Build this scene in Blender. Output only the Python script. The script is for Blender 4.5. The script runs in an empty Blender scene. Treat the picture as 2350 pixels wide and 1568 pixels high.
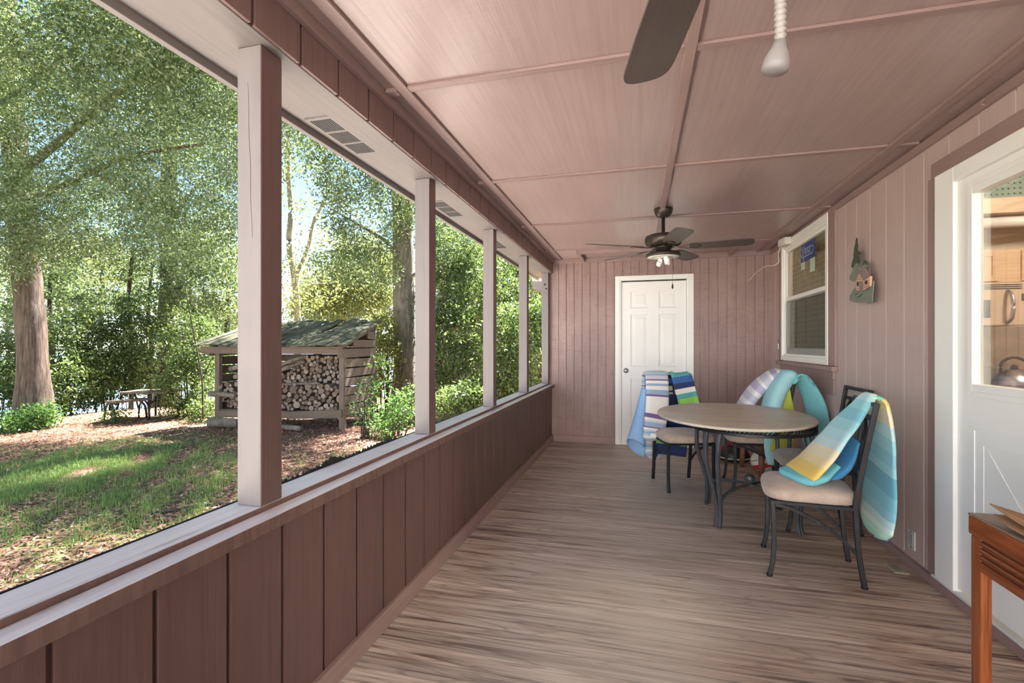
import bpy, bmesh, math, random
import numpy as np
from mathutils import Vector, Matrix
random.seed(7)
R = np.random.default_rng(11)
SC = bpy.context.scene
COL = SC.collection
PI = math.pi
# ---------------------------------------------------------------- camera
F_PX = 1110.0
TH = math.atan((1466 - 1175) / F_PX)
CS, SN = math.cos(TH), math.sin(TH)
EYE = 1.25
cam_d = bpy.data.cameras.new('camera')
cam = bpy.data.objects.new('camera', cam_d)
COL.objects.link(cam)
cam.location = (0, 0, EYE)
cam.rotation_euler = (PI / 2, 0, TH)
cam_d.sensor_width = 36.0
cam_d.lens = 36.0 * F_PX / 2350
cam_d.shift_y = (791 - 784) / 2350
cam_d.clip_start = 0.05
cam_d.clip_end = 600
SC.camera = cam

def bearing(px, d):
    """ground position seen along a compass bearing, d metres ahead"""
    a = (px - 1175) / F_PX
    return (d * (-SN + a * CS), d * (CS + a * SN))

# ---------------------------------------------------------------- node helpers
def new_mat(name):
    m = bpy.data.materials.new(name)
    m.use_nodes = True
    nt = m.node_tree
    nt.nodes.clear()
    out = nt.nodes.new('ShaderNodeOutputMaterial')
    b = nt.nodes.new('ShaderNodeBsdfPrincipled')
    nt.links.new(b.outputs[0], out.inputs[0])
    return m, nt, b, out

def nd(nt, typ, **kw):
    n = nt.nodes.new(typ)
    for k, v in kw.items():
        if k.startswith('in_'):
            key = k[3:]
            n.inputs[int(key) if key.isdigit() else key].default_value = v
        else:
            setattr(n, k, v)
    return n

def coords(nt, scale, rot=(0, 0, 0), kind='Object', loc=(0, 0, 0)):
    tc = nd(nt, 'ShaderNodeTexCoord')
    mp = nd(nt, 'ShaderNodeMapping')
    mp.inputs['Scale'].default_value = scale
    mp.inputs['Rotation'].default_value = rot
    mp.inputs['Location'].default_value = loc
    nt.links.new(tc.outputs[kind], mp.inputs[0])
    return mp.outputs[0]

def noise(nt, vec, scale=1, detail=4, rough=.55, dist=0):
    n = nd(nt, 'ShaderNodeTexNoise')
    n.inputs['Scale'].default_value = scale
    n.inputs['Detail'].default_value = detail
    n.inputs['Roughness'].default_value = rough
    n.inputs['Distortion'].default_value = dist
    nt.links.new(vec, n.inputs['Vector'])
    return n.outputs['Fac']

def ramp(nt, fac, stops, interp='LINEAR'):
    r = nd(nt, 'ShaderNodeValToRGB')
    cr = r.color_ramp
    cr.interpolation = interp
    while len(cr.elements) < len(stops):
        cr.elements.new(0.5)
    for e, (p, c) in zip(cr.elements, stops):
        e.position = p
        e.color = (c, c, c, 1) if not hasattr(c, '__len__') else (*c[:3], 1)
    nt.links.new(fac, r.inputs[0])
    return r.outputs[0]

def mixc(nt, fac, a, b, mode='MIX'):
    m = nd(nt, 'ShaderNodeMix', data_type='RGBA', blend_type=mode)
    for sock, v in ((0, fac), (6, a), (7, b)):
        if hasattr(v, 'links') or isinstance(v, bpy.types.NodeSocket):
            nt.links.new(v, m.inputs[sock])
        elif sock == 0:
            m.inputs[0].default_value = v
        else:
            m.inputs[sock].default_value = (*v[:3], 1)
    return m.outputs[2]

def bump(nt, b, h, strength=.3, dist=.01):
    n = nd(nt, 'ShaderNodeBump')
    n.inputs['Strength'].default_value = strength
    n.inputs['Distance'].default_value = dist
    nt.links.new(h, n.inputs['Height'])
    nt.links.new(n.outputs[0], b.inputs['Normal'])

def mul(c, k):
    return tuple(min(1, x * k) for x in c)

def S(r, g, b):
    """sRGB 0-255 to linear"""
    f = lambda v: (v / 255 / 12.92) if v <= 10 else ((v / 255 + .055) / 1.055) ** 2.4
    return (f(r), f(g), f(b))

def simple(name, col, rough=.5, metal=0., spec=.5, var=.08, vs=6, bmp=0., bs=60, stretch=(1, 1, 1), emit=None):
    m, nt, b, out = new_mat(name)
    v = coords(nt, stretch)
    n = noise(nt, v, vs, 4)
    c = ramp(nt, n, [(.25, mul(col, 1 - var)), (.75, mul(col, 1 + var))])
    nt.links.new(c, b.inputs['Base Color'])
    b.inputs['Roughness'].default_value = rough
    b.inputs['Metallic'].default_value = metal
    b.inputs['Specular IOR Level'].default_value = spec
    if bmp:
        bump(nt, b, noise(nt, v, bs, 3), bmp, .004)
    if emit:
        b.inputs['Emission Color'].default_value = (*col, 1)
        b.inputs['Emission Strength'].default_value = emit
    return m

def painted_wood(name, col, along='Z', rough=.5, var=.12, worn=0., worncol=(.3, .25, .2), grain=.35, fine=1., spec=.4, cross=0.):
    """painted board with a stretched grain along one axis"""
    m, nt, b, out = new_mat(name)
    hi, lo = 70 * fine, 2.2
    sc = {'X': (lo, hi, hi), 'Y': (hi, lo, hi), 'Z': (hi, hi, lo)}[along]
    v = coords(nt, sc)
    g = noise(nt, v, 1, 5, .6, .6)
    big = noise(nt, coords(nt, (1, 1, 1)), 1.7, 4)
    c = ramp(nt, big, [(.3, mul(col, 1 - var)), (.7, mul(col, 1 + var))])
    g2 = ramp(nt, g, [(.25, 1 - grain), (.55, 1.0)])
    c = mixc(nt, 1.0, c, g2, 'MULTIPLY')
    if worn:
        w = noise(nt, coords(nt, tuple(s * .5 for s in sc)), .6, 6, .7, .3)
        wm = ramp(nt, w, [(.62 - worn * .3, 0.), (.72 - worn * .3, 1.)])
        c = mixc(nt, wm, c, worncol)
    nt.links.new(c, b.inputs['Base Color'])
    b.inputs['Roughness'].default_value = rough
    b.inputs['Specular IOR Level'].default_value = spec
    h = g
    if cross:
        sc2 = {'X': (60, 1, 3), 'Y': (3, 60, 1), 'Z': (3, 3, 60)}[along]
        n2 = noise(nt, coords(nt, sc2), 1, 3)
        h = mixc(nt, cross, g, n2)
    bump(nt, b, h, .35, .003)
    return m

# ---------------------------------------------------------------- mesh builder
class MB:
    def __init__(self):
        self.v, self.f, self.mi, self.uv, self.sm = [], [], [], [], []
        self.cur = 0
        self.smooth = False

    def add(self, vs, fs, uvs=None, mi=None, sm=None):
        o = len(self.v)
        self.v += [tuple(p) for p in vs]
        for k, f in enumerate(fs):
            self.f.append(tuple(i + o for i in f))
            self.mi.append(self.cur if mi is None else mi)
            self.sm.append(self.smooth if sm is None else sm)
            self.uv.append([uvs[i] for i in f] if uvs else [(0, 0)] * len(f))
        return self

    def box(self, x0, x1, y0, y1, z0, z1, mi=None, xf=None):
        vs = [(x, y, z) for z in (z0, z1) for y in (y0, y1) for x in (x0, x1)]
        if xf is not None:
            vs = [xf @ Vector(p) for p in vs]
        fs = [(0, 2, 3, 1), (4, 5, 7, 6), (0, 1, 5, 4), (2, 6, 7, 3), (0, 4, 6, 2), (1, 3, 7, 5)]
        return self.add(vs, fs, None, mi, False)

    def sweep(self, path, prof, up=(0, 0, 1), closed=False, caps=True, scale=None, sm=True, mi=None, twist=None):
        """profile (list of 2D) carried along a path, frame kept near 'up'"""
        P = [Vector(p) for p in path]
        n = len(P)
        m = len(prof)
        vs = []
        upv = Vector(up)
        for i in range(n):
            a = P[i - 1] if (i > 0 or closed) else P[i]
            c = P[(i + 1) % n] if (i < n - 1 or closed) else P[i]
            t = (c - a)
            if t.length < 1e-9:
                t = Vector((0, 0, 1))
            t.normalize()
            s = t.cross(upv)
            if s.length < 1e-4:
                s = t.cross(Vector((0, 1, 0)))
            s.normalize()
            u = s.cross(t)
            k = 1 if scale is None else scale[i]
            if not hasattr(k, '__len__'):
                k = (k, k)
            for q in prof:
                vs.append(P[i] + s * (q[0] * k[0]) + u * (q[1] * k[1]))
        fs = []
        rng = n if closed else n - 1
        for i in range(rng):
            for j in range(m):
                a = i * m + j
                b = i * m + (j + 1) % m
                c = ((i + 1) % n) * m + (j + 1) % m
                d = ((i + 1) % n) * m + j
                fs.append((a, b, c, d))
        o = len(self.v)
        self.add(vs, fs, None, mi, sm)
        if caps and not closed:
            self.f.append(tuple(o + j for j in reversed(range(m)))); self.mi.append(self.cur if mi is None else mi); self.sm.append(False); self.uv.append([(0, 0)] * m)
            self.f.append(tuple(o + (n - 1) * m + j for j in range(m))); self.mi.append(self.cur if mi is None else mi); self.sm.append(False); self.uv.append([(0, 0)] * m)
        return self

    def tube(self, path, r, sides=10, up=(0, 0, 1), closed=False, mi=None, sm=True):
        prof = [(math.cos(2 * PI * j / sides), math.sin(2 * PI * j / sides)) for j in range(sides)]
        rr = r if hasattr(r, '__len__') else [r] * len(path)
        return self.sweep(path, prof, up, closed, True, rr, sm, mi)

    def bar(self, path, w, h, up=(0, 0, 1), closed=False, mi=None, scale=None):
        a, b = w / 2, h / 2
        return self.sweep(path, [(-a, -b), (a, -b), (a, b), (-a, b)], up, closed, True, scale, False, mi)

    def lathe(self, prof, sides=32, c=(0, 0, 0), mi=None, ax=(1, 1), xf=None, sm=True):
        vs, fs = [], []
        for (r, z) in prof:
            for j in range(sides):
                a = 2 * PI * j / sides
                vs.append((c[0] + r * ax[0] * math.cos(a), c[1] + r * ax[1] * math.sin(a), c[2] + z))
        if xf is not None:
            vs = [xf @ Vector(p) for p in vs]
        n = len(prof)
        for i in range(n - 1):
            for j in range(sides):
                fs.append((i * sides + j, i * sides + (j + 1) % sides, (i + 1) * sides + (j + 1) % sides, (i + 1) * sides + j))
        if prof[0][0] > 1e-5:
            fs.append(tuple(reversed(range(sides))))
        if prof[-1][0] > 1e-5:
            fs.append(tuple((n - 1) * sides + j for j in range(sides)))
        return self.add(vs, fs, None, mi, sm)

    def prism(self, pts, fmap, d0, d1, mi=None):
        """outline pts (2D) -> fmap(u,v,depth) 3D, extruded d0..d1"""
        n = len(pts)
        vs = [fmap(p[0], p[1], d0) for p in pts] + [fmap(p[0], p[1], d1) for p in pts]
        fs = [tuple(reversed(range(n))), tuple(range(n, 2 * n))]
        for i in range(n):
            fs.append((i, (i + 1) % n, n + (i + 1) % n, n + i))
        return self.add(vs, fs, None, mi, False)

    def build(self, name, mats, parent=None, loc=(0, 0, 0), rot=(0, 0, 0), bevel=0., seg=2, recalc=True, subsurf=0):
        me = bpy.data.meshes.new(name)
        me.from_pydata(self.v, [], self.f)
        if not isinstance(mats, (list, tuple)):
            mats = [mats]
        for m in mats:
            me.materials.append(m)
        me.polygons.foreach_set('material_index', self.mi)
        me.polygons.foreach_set('use_smooth', self.sm)
        uvl = me.uv_layers.new(name='UVMap')
        flat = [c for f in self.uv for p in f for c in p]
        uvl.data.foreach_set('uv', flat)
        if recalc:
            bm = bmesh.new()
            bm.from_mesh(me)
            bmesh.ops.recalc_face_normals(bm, faces=bm.faces)
            bm.to_mesh(me)
            bm.free()
        me.update()
        o = bpy.data.objects.new(name, me)
        COL.objects.link(o)
        o.location = loc
        o.rotation_euler = rot
        if parent is not None:
            o.parent = parent
        if bevel:
            md = o.modifiers.new('bevel', 'BEVEL')
            md.width = bevel
            md.segments = seg
            md.limit_method = 'ANGLE'
            md.angle_limit = 0.7
            md.harden_normals = False
        if subsurf:
            md = o.modifiers.new('sub', 'SUBSURF')
            md.levels = subsurf
            md.render_levels = subsurf
        return o

def tag(o, label=None, cat=None, group=None, kind=None):
    if label: o['label'] = label
    if cat: o['category'] = cat
    if group: o['group'] = group
    if kind: o['kind'] = kind
    return o

def thing(name, label, cat, loc=(0, 0, 0), rz=0., group=None):
    o = bpy.data.objects.new(name, None)
    COL.objects.link(o)
    o.empty_display_size = .1
    o.location = loc
    o.rotation_euler = (0, 0, rz)
    return tag(o, label, cat, group)

def struct(o, label=None):
    o['kind'] = 'structure'
    if label: o['label'] = label
    return o

def copy_tree(o, parent=None):
    c = o.copy()
    COL.objects.link(c)
    if parent is not None:
        c.parent = parent
        c.matrix_parent_inverse = o.matrix_parent_inverse.copy()
    for ch in [k for k in o.children]:
        copy_tree(ch, c)
    return c

def cat_rom(pts, n):
    """smooth path through points"""
    P = [np.array(p, float) for p in pts]
    P = [2 * P[0] - P[1]] + P + [2 * P[-1] - P[-2]]
    out = []
    segs = len(P) - 3
    for k in range(n):
        t = k / (n - 1) * segs
        i = min(int(t), segs - 1)
        u = t - i
        p0, p1, p2, p3 = P[i:i + 4]
        out.append(.5 * ((2 * p1) + (-p0 + p2) * u + (2 * p0 - 5 * p1 + 4 * p2 - p3) * u * u + (-p0 + 3 * p1 - 3 * p2 + p3) * u ** 3))
    return out

def interp(keys, t):
    for (a, va), (b, vb) in zip(keys, keys[1:]):
        if t <= b:
            k = (t - a) / max(1e-9, b - a)
            k = k * k * (3 - 2 * k)
            return va + (vb - va) * k
    return keys[-1][1]

def ribbon(mb, pts, sides, widths, thick, n=48, m=20, ripple=0., seed=0, sq=.35, ortho=True):
    """padded strap: centre path pts, side vectors, width and thickness profiles; uv = (along, across)"""
    P = cat_rom(pts, n)
    Sd = cat_rom(sides, n)
    rng = random.Random(seed)
    ph = [rng.uniform(0, 6) for _ in range(4)]
    vs, uvs = [], []
    for i in range(n):
        t = i / (n - 1)
        tan = P[min(i + 1, n - 1)] - P[max(i - 1, 0)]
        tan = tan / (np.linalg.norm(tan) + 1e-9)
        s = (Sd[i] - tan * np.dot(Sd[i], tan)) if ortho else Sd[i]
        s = s / np.linalg.norm(s)
        nn = np.cross(tan, s)
        nn = nn / np.linalg.norm(nn)
        w = interp(widths, t) / 2
        h = interp(thick, t) / 2
        for j in range(m):
            a = 2 * PI * j / m
            cx, sy = math.cos(a), math.sin(a)
            u = math.copysign(abs(cx) ** sq, cx)
            q = math.copysign(abs(sy) ** (sq + .35), sy)
            off = ripple * (math.sin(u * 5 + ph[0] + t * 4) + .6 * math.sin(u * 9 + ph[1] - t * 7)) * min(1, 4 * t + .2)
            p = P[i] + s * (u * w) + nn * (q * h + off)
            vs.append(tuple(p))
            uvs.append((t, (u + 1) / 2))
    fs = []
    for i in range(n - 1):
        for j in range(m):
            fs.append((i * m + j, i * m + (j + 1) % m, (i + 1) * m + (j + 1) % m, (i + 1) * m + j))
    fs.append(tuple(reversed(range(m))))
    fs.append(tuple((n - 1) * m + j for j in range(m)))
    mb.add(vs, fs, uvs, None, True)
    return mb

def stripes(name, stops, rough=.85, axis=0, bmp=.15, scale=1.):
    """cloth with hard colour bands along u"""
    m, nt, b, out = new_mat(name)
    uv = nd(nt, 'ShaderNodeUVMap')
    sp = nd(nt, 'ShaderNodeSeparateXYZ')
    nt.links.new(uv.outputs[0], sp.inputs[0])
    fac = sp.outputs[axis]
    # colour ramps hold 32 stops at most
    c = ramp(nt, fac, stops[:32], 'CONSTANT')
    nt.links.new(c, b.inputs['Base Color'])
    b.inputs['Roughness'].default_value = rough
    b.inputs['Specular IOR Level'].default_value = .2
    b.inputs['Sheen Weight'].default_value = .15
    bump(nt, b, noise(nt, coords(nt, (1, 1, 1)), 300, 2), bmp, .002)
    return m
# ---------------------------------------------------------------- materials
MAUVE = S(156, 130, 124)
BEIGE = S(128, 119, 116)
M = {}
M['siding_z'] = painted_wood('mauve_painted_siding', MAUVE, 'Z', .48, .07, grain=.22, fine=.8)
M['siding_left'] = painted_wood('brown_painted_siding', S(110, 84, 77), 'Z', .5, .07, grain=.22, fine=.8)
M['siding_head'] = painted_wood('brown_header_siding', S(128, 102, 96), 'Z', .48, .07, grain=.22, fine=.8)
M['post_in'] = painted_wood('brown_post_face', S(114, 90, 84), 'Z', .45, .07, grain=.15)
M['groove'] = simple('groove_edge_highlight', S(214, 196, 190), .6, var=.05)  # lit edge of the grooves, put into a pale colour
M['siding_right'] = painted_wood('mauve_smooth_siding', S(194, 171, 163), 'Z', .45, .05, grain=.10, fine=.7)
M['paint_y'] = painted_wood('mauve_trim_paint', MAUVE, 'Y', .42, .07, grain=.15)
M['paint_x'] = painted_wood('mauve_batten_paint', MAUVE, 'X', .42, .07, grain=.15)
M['paint_z'] = painted_wood('mauve_upright_paint', MAUVE, 'Z', .42, .07, grain=.15)
M['post_z'] = painted_wood('beige_post_paint', BEIGE, 'Z', .55, .07, worn=.02, worncol=S(128, 104, 92), grain=.14, fine=.5)
M['beam_y'] = painted_wood('beige_beam_paint', BEIGE, 'Y', .55, .08, worn=.04, worncol=S(150, 124, 110), grain=.15)
M['sill_y'] = painted_wood('weathered_sill_paint', S(228, 222, 222), 'Y', .38, .05, worn=.06, worncol=S(140, 120, 110), grain=.22, fine=.7)
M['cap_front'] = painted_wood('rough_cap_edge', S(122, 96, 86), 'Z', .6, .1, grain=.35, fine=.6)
M['white'] = simple('white_gloss_paint', S(246, 244, 238), .45, var=.01)
M['white_old'] = simple('white_trim_paint', S(246, 244, 238), .5, var=.012)
M['vinyl'] = simple('white_vinyl', S(246, 243, 234), .5, var=.005)
M['iron'] = simple('dark_bronze_iron', S(54, 53, 54), .42, .65, var=.22, vs=25)
M['iron_table'] = simple('brushed_dark_iron', S(92, 95, 100), .45, .55, var=.3, vs=40, stretch=(1, 1, .2))
M['bronze'] = simple('oil_rubbed_bronze', S(72, 64, 58), .35, .6, var=.12, vs=12)
M['blade'] = painted_wood('dark_walnut_blade', S(94, 84, 78), 'X', .45, .2, grain=.2, fine=.6)
M['steel'] = simple('satin_steel', S(190, 190, 192), .25, .9, var=.04)
M['black'] = simple('black_rubber', S(22, 22, 24), .6, var=.15)

# cream microfibre with mottled nap
def suede():
    m, nt, b, out = new_mat('tan_microfibre')
    v = coords(nt, (1, 1, 1))
    a = noise(nt, v, 9, 5, .65)
    f = noise(nt, v, 120, 3, .6)
    c = ramp(nt, a, [(.3, S(164, 140, 124)), (.65, S(198, 178, 162))])
    c = mixc(nt, ramp(nt, f, [(.4, 0.), (.7, .35)]), c, S(212, 194, 178))
    nt.links.new(c, b.inputs['Base Color'])
    b.inputs['Roughness'].default_value = .9
    b.inputs['Sheen Weight'].default_value = .3
    b.inputs['Specular IOR Level'].default_value = .1
    bump(nt, b, f, .25, .003)
    return m
M['suede'] = suede()

def stone_top():
    m, nt, b, out = new_mat('pale_stone_tabletop')
    v = coords(nt, (1.4, 5, 3), (0, 0, .6))
    a = noise(nt, v, 1.3, 6, .6, .8)
    c = ramp(nt, a, [(.28, S(178, 178, 164)), (.5, S(206, 194, 174)), (.72, S(214, 206, 190))])
    nt.links.new(c, b.inputs['Base Color'])
    b.inputs['Roughness'].default_value = .38
    b.inputs['Specular IOR Level'].default_value = .45
    return m
M['stone'] = stone_top()

def deck():
    m, nt, b, out = new_mat('weathered_deck_boards')
    tc = nd(nt, 'ShaderNodeTexCoord')
    sp = nd(nt, 'ShaderNodeSeparateXYZ')
    nt.links.new(tc.outputs['Object'], sp.inputs[0])
    w = .0925
    # board number and distance to its seam
    dv = nd(nt, 'ShaderNodeMath', operation='DIVIDE', in_1=w)
    nt.links.new(sp.outputs[1], dv.inputs[0])
    fl = nd(nt, 'ShaderNodeMath', operation='FLOOR')
    nt.links.new(dv.outputs[0], fl.inputs[0])
    fr = nd(nt, 'ShaderNodeMath', operation='FRACT')
    nt.links.new(dv.outputs[0], fr.inputs[0])
    wn = nd(nt, 'ShaderNodeTexWhiteNoise', noise_dimensions='1D')
    nt.links.new(fl.outputs[0], wn.inputs['W'])
    sh = nd(nt, 'ShaderNodeMath', operation='MULTIPLY', in_1=37.0)
    nt.links.new(wn.outputs['Value'], sh.inputs[0])
    ax = nd(nt, 'ShaderNodeMath', operation='ADD')
    nt.links.new(sp.outputs[0], ax.inputs[0])
    nt.links.new(sh.outputs[0], ax.inputs[1])
    cb = nd(nt, 'ShaderNodeCombineXYZ')
    nt.links.new(ax.outputs[0], cb.inputs[0])
    nt.links.new(sp.outputs[1], cb.inputs[1])
    nt.links.new(sh.outputs[0], cb.inputs[2])
    mp = nd(nt, 'ShaderNodeMapping')
    mp.inputs['Scale'].default_value = (.75, 13, 1)
    nt.links.new(cb.outputs[0], mp.inputs[0])
    g = noise(nt, mp.outputs[0], 1.6, 7, .62, 1.1)
    mp2 = nd(nt, 'ShaderNodeMapping')
    mp2.inputs['Scale'].default_value = (1.0, 36, 1)
    nt.links.new(cb.outputs[0], mp2.inputs[0])
    g2 = noise(nt, mp2.outputs[0], 1.0, 4, .6, .5)
    # cathedral rings: bands of a stretched noise
    mp3 = nd(nt, 'ShaderNodeMapping')
    mp3.inputs['Scale'].default_value = (.9, 9, 1)
    nt.links.new(cb.outputs[0], mp3.inputs[0])
    rg = noise(nt, mp3.outputs[0], 1.2, 2, .4, .4)
    k = nd(nt, 'ShaderNodeMath', operation='MULTIPLY', in_1=62.0)
    nt.links.new(rg, k.inputs[0])
    sn = nd(nt, 'ShaderNodeMath', operation='SINE')
    nt.links.new(k.outputs[0], sn.inputs[0])
    ring = ramp(nt, sn.outputs[0], [(.0, 0.), (.55, 0.), (1., 1.)])
    c = ramp(nt, g, [(.33, S(92, 74, 64)), (.41, S(176, 160, 147)), (.56, S(212, 200, 188)), (.70, S(230, 221, 210))])
    patch = ramp(nt, noise(nt, coords(nt, (.9, 2.6, 1)), 1.2, 3, .6, .6), [(.38, .15), (.62, 1.)])
    stk = ramp(nt, g2, [(.38, .9), (.48, 0.)])
    pm = nd(nt, 'ShaderNodeMath', operation='MULTIPLY')
    nt.links.new(patch, pm.inputs[0]); nt.links.new(stk, pm.inputs[1])
    c = mixc(nt, pm.outputs[0], c, S(92, 66, 54))
    fm = nd(nt, 'ShaderNodeMath', operation='MULTIPLY', in_1=.42)
    nt.links.new(ring, fm.inputs[0])
    c = mixc(nt, fm.outputs[0], c, S(112, 68, 46))
    tone = ramp(nt, wn.outputs['Value'], [(0, .76), (1, 1.14)])
    c = mixc(nt, 1., c, tone, 'MULTIPLY')
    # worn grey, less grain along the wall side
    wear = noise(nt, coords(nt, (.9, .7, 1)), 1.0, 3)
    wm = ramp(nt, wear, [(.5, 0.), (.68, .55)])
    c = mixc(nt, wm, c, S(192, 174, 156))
    # pale sheen painted down the middle, richer brown toward the house wall
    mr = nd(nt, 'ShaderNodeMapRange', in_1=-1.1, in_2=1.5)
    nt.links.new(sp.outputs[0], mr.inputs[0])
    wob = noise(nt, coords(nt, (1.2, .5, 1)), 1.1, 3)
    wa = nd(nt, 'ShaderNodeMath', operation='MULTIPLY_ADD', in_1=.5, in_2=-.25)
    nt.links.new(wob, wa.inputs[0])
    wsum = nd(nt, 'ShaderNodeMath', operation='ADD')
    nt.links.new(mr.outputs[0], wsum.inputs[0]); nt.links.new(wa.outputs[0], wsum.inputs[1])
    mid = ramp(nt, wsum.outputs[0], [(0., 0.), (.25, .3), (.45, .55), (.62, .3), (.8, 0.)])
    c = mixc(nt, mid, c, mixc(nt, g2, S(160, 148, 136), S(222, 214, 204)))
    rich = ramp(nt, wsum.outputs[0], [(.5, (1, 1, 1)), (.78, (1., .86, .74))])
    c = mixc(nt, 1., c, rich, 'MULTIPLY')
    seam = ramp(nt, fr.outputs[0], [(0, 1.), (.025, 0.), (.975, 0.), (1., 1.)])
    sm = nd(nt, 'ShaderNodeMath', operation='MULTIPLY', in_1=.6)
    nt.links.new(seam, sm.inputs[0])
    c = mixc(nt, sm.outputs[0], c, S(38, 28, 23))
    nt.links.new(c, b.inputs['Base Color'])
    rr = ramp(nt, g, [(.3, .38), (.7, .55)])
    nt.links.new(rr, b.inputs['Roughness'])
    b.inputs['Specular IOR Level'].default_value = .35
    h = mixc(nt, .5, g2, seam, 'SUBTRACT')
    bump(nt, b, h, .35, .004)
    return m
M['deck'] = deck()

def ceiling_ply():
    m, nt, b, out = new_mat('mauve_painted_plywood')
    g = noise(nt, coords(nt, (55, 1.4, 55)), 1, 5, .65, .4)
    g2 = noise(nt, coords(nt, (3, 42, 3)), 1, 3, .5, .2)
    big = noise(nt, coords(nt, (1, 1, 1)), 1.3, 4)
    c = ramp(nt, big, [(.3, S(164, 141, 135)), (.7, S(174, 151, 145))])
    c = mixc(nt, 1., c, ramp(nt, g, [(.3, .86), (.6, 1.)]), 'MULTIPLY')
    nt.links.new(c, b.inputs['Base Color'])
    b.inputs['Roughness'].default_value = .3
    b.inputs['Specular IOR Level'].default_value = .5
    bump(nt, b, mixc(nt, .3, g, g2), .5, .003)
    return m
M['ceil'] = ceiling_ply()

def rough_sawn():
    m, nt, b, out = new_mat('rough_sawn_mauve_plywood')
    # per-board blotches with saw marks across
    v = coords(nt, (26, 26, 1.6))
    g = noise(nt, v, 1, 6, .68, 1.6)
    saw = noise(nt, coords(nt, (9, 9, 60)), 1, 3, .5, .8)
    big = noise(nt, coords(nt, (1, 1, 1)), 2.2, 5)
    c = ramp(nt, big, [(.3, S(146, 117, 111)), (.7, S(164, 135, 127))])
    c = mixc(nt, ramp(nt, g, [(.34, .4), (.5, 0.)]), c, S(108, 78, 72))
    c = mixc(nt, ramp(nt, saw, [(.34, .3), (.46, 0.)]), c, S(112, 82, 78))
    nt.links.new(c, b.inputs['Base Color'])
    b.inputs['Roughness'].default_value = .45
    bump(nt, b, mixc(nt, .5, g, saw), .55, .004)
    return m
M['rough'] = rough_sawn()

def glass(name='clear_glass', tint=(1, 1, 1), refl=1.0):
    m, nt, b, out = new_mat(name)
    nt.nodes.remove(b)
    tr = nd(nt, 'ShaderNodeBsdfTransparent')
    tr.inputs[0].default_value = (*tint, 1)
    gl = nd(nt, 'ShaderNodeBsdfGlossy')
    gl.inputs['Roughness'].default_value = .02
    fr = nd(nt, 'ShaderNodeFresnel')
    fr.inputs[0].default_value = 1.45
    mx = nd(nt, 'ShaderNodeMixShader')
    k = nd(nt, 'ShaderNodeMath', operation='MULTIPLY', in_1=refl)
    nt.links.new(fr.outputs[0], k.inputs[0])
    nt.links.new(k.outputs[0], mx.inputs[0])
    nt.links.new(tr.outputs[0], mx.inputs[1])
    nt.links.new(gl.outputs[0], mx.inputs[2])
    nt.links.new(mx.outputs[0], out.inputs[0])
    return m
M['glass'] = glass(tint=(.93, .95, .93), refl=.55)

def oak(name, c0, c1, along='Z', rough=.3):
    m, nt, b, out = new_mat(name)
    sc = {'X': (2, 40, 40), 'Y': (40, 2, 40), 'Z': (40, 40, 2)}[along]
    g = noise(nt, coords(nt, sc), 1, 6, .6, 1.2)
    c = ramp(nt, g, [(.3, c0), (.65, c1)])
    nt.links.new(c, b.inputs['Base Color'])
    b.inputs['Roughness'].default_value = rough
    return m
M['oak_z'] = oak('orange_oak_upright', S(96, 44, 20), S(158, 86, 42), 'Z')
M['oak_y'] = oak('orange_oak_rail', S(92, 40, 18), S(152, 80, 40), 'Y')
M['card'] = simple('brown_cardboard', S(170, 130, 96), .85, var=.06, vs=4, bmp=.1, bs=25)

def leafmat(name, c0, c1, c2, trans=.45, spec=.35):
    m, nt, b, out = new_mat(name)
    at = nd(nt, 'ShaderNodeAttribute', attribute_name='tint')
    c = ramp(nt, at.outputs['Fac'], [(0., c0), (.5, c1), (1., c2)])
    nt.links.new(c, b.inputs['Base Color'])
    b.inputs['Roughness'].default_value = .34
    b.inputs['Specular IOR Level'].default_value = spec
    tl = nd(nt, 'ShaderNodeBsdfTranslucent')
    tcol = mixc(nt, 1., c, (1.0, 1.0, .7), 'MULTIPLY')
    nt.links.new(tcol, tl.inputs[0])
    mx = nd(nt, 'ShaderNodeMixShader')
    mx.inputs[0].default_value = trans
    nt.links.new(b.outputs[0], mx.inputs[1])
    nt.links.new(tl.outputs[0], mx.inputs[2])
    nt.links.new(mx.outputs[0], out.inputs[0])
    return m
M['leaf_dark'] = leafmat('oak_leaves', S(72, 92, 62), S(112, 130, 88), S(164, 174, 128), spec=.7)
M['leaf_mid'] = leafmat('glossy_leaves', S(62, 80, 46), S(98, 118, 68), S(148, 160, 104), spec=.5)
M['leaf_yellow'] = leafmat('sunny_yellow_leaves', S(104, 112, 66), S(142, 148, 92), S(186, 188, 128))
M['leaf_bright'] = leafmat('young_bright_leaves', S(72, 104, 58), S(98, 132, 74), S(136, 162, 96))
M['grassblade'] = leafmat('grass_blades', S(100, 130, 72), S(130, 160, 92), S(176, 190, 122), .35, .2)
M['litter'] = leafmat('dead_leaf_litter', S(108, 76, 62), S(160, 118, 98), S(208, 174, 154), .1, .2)

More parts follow.
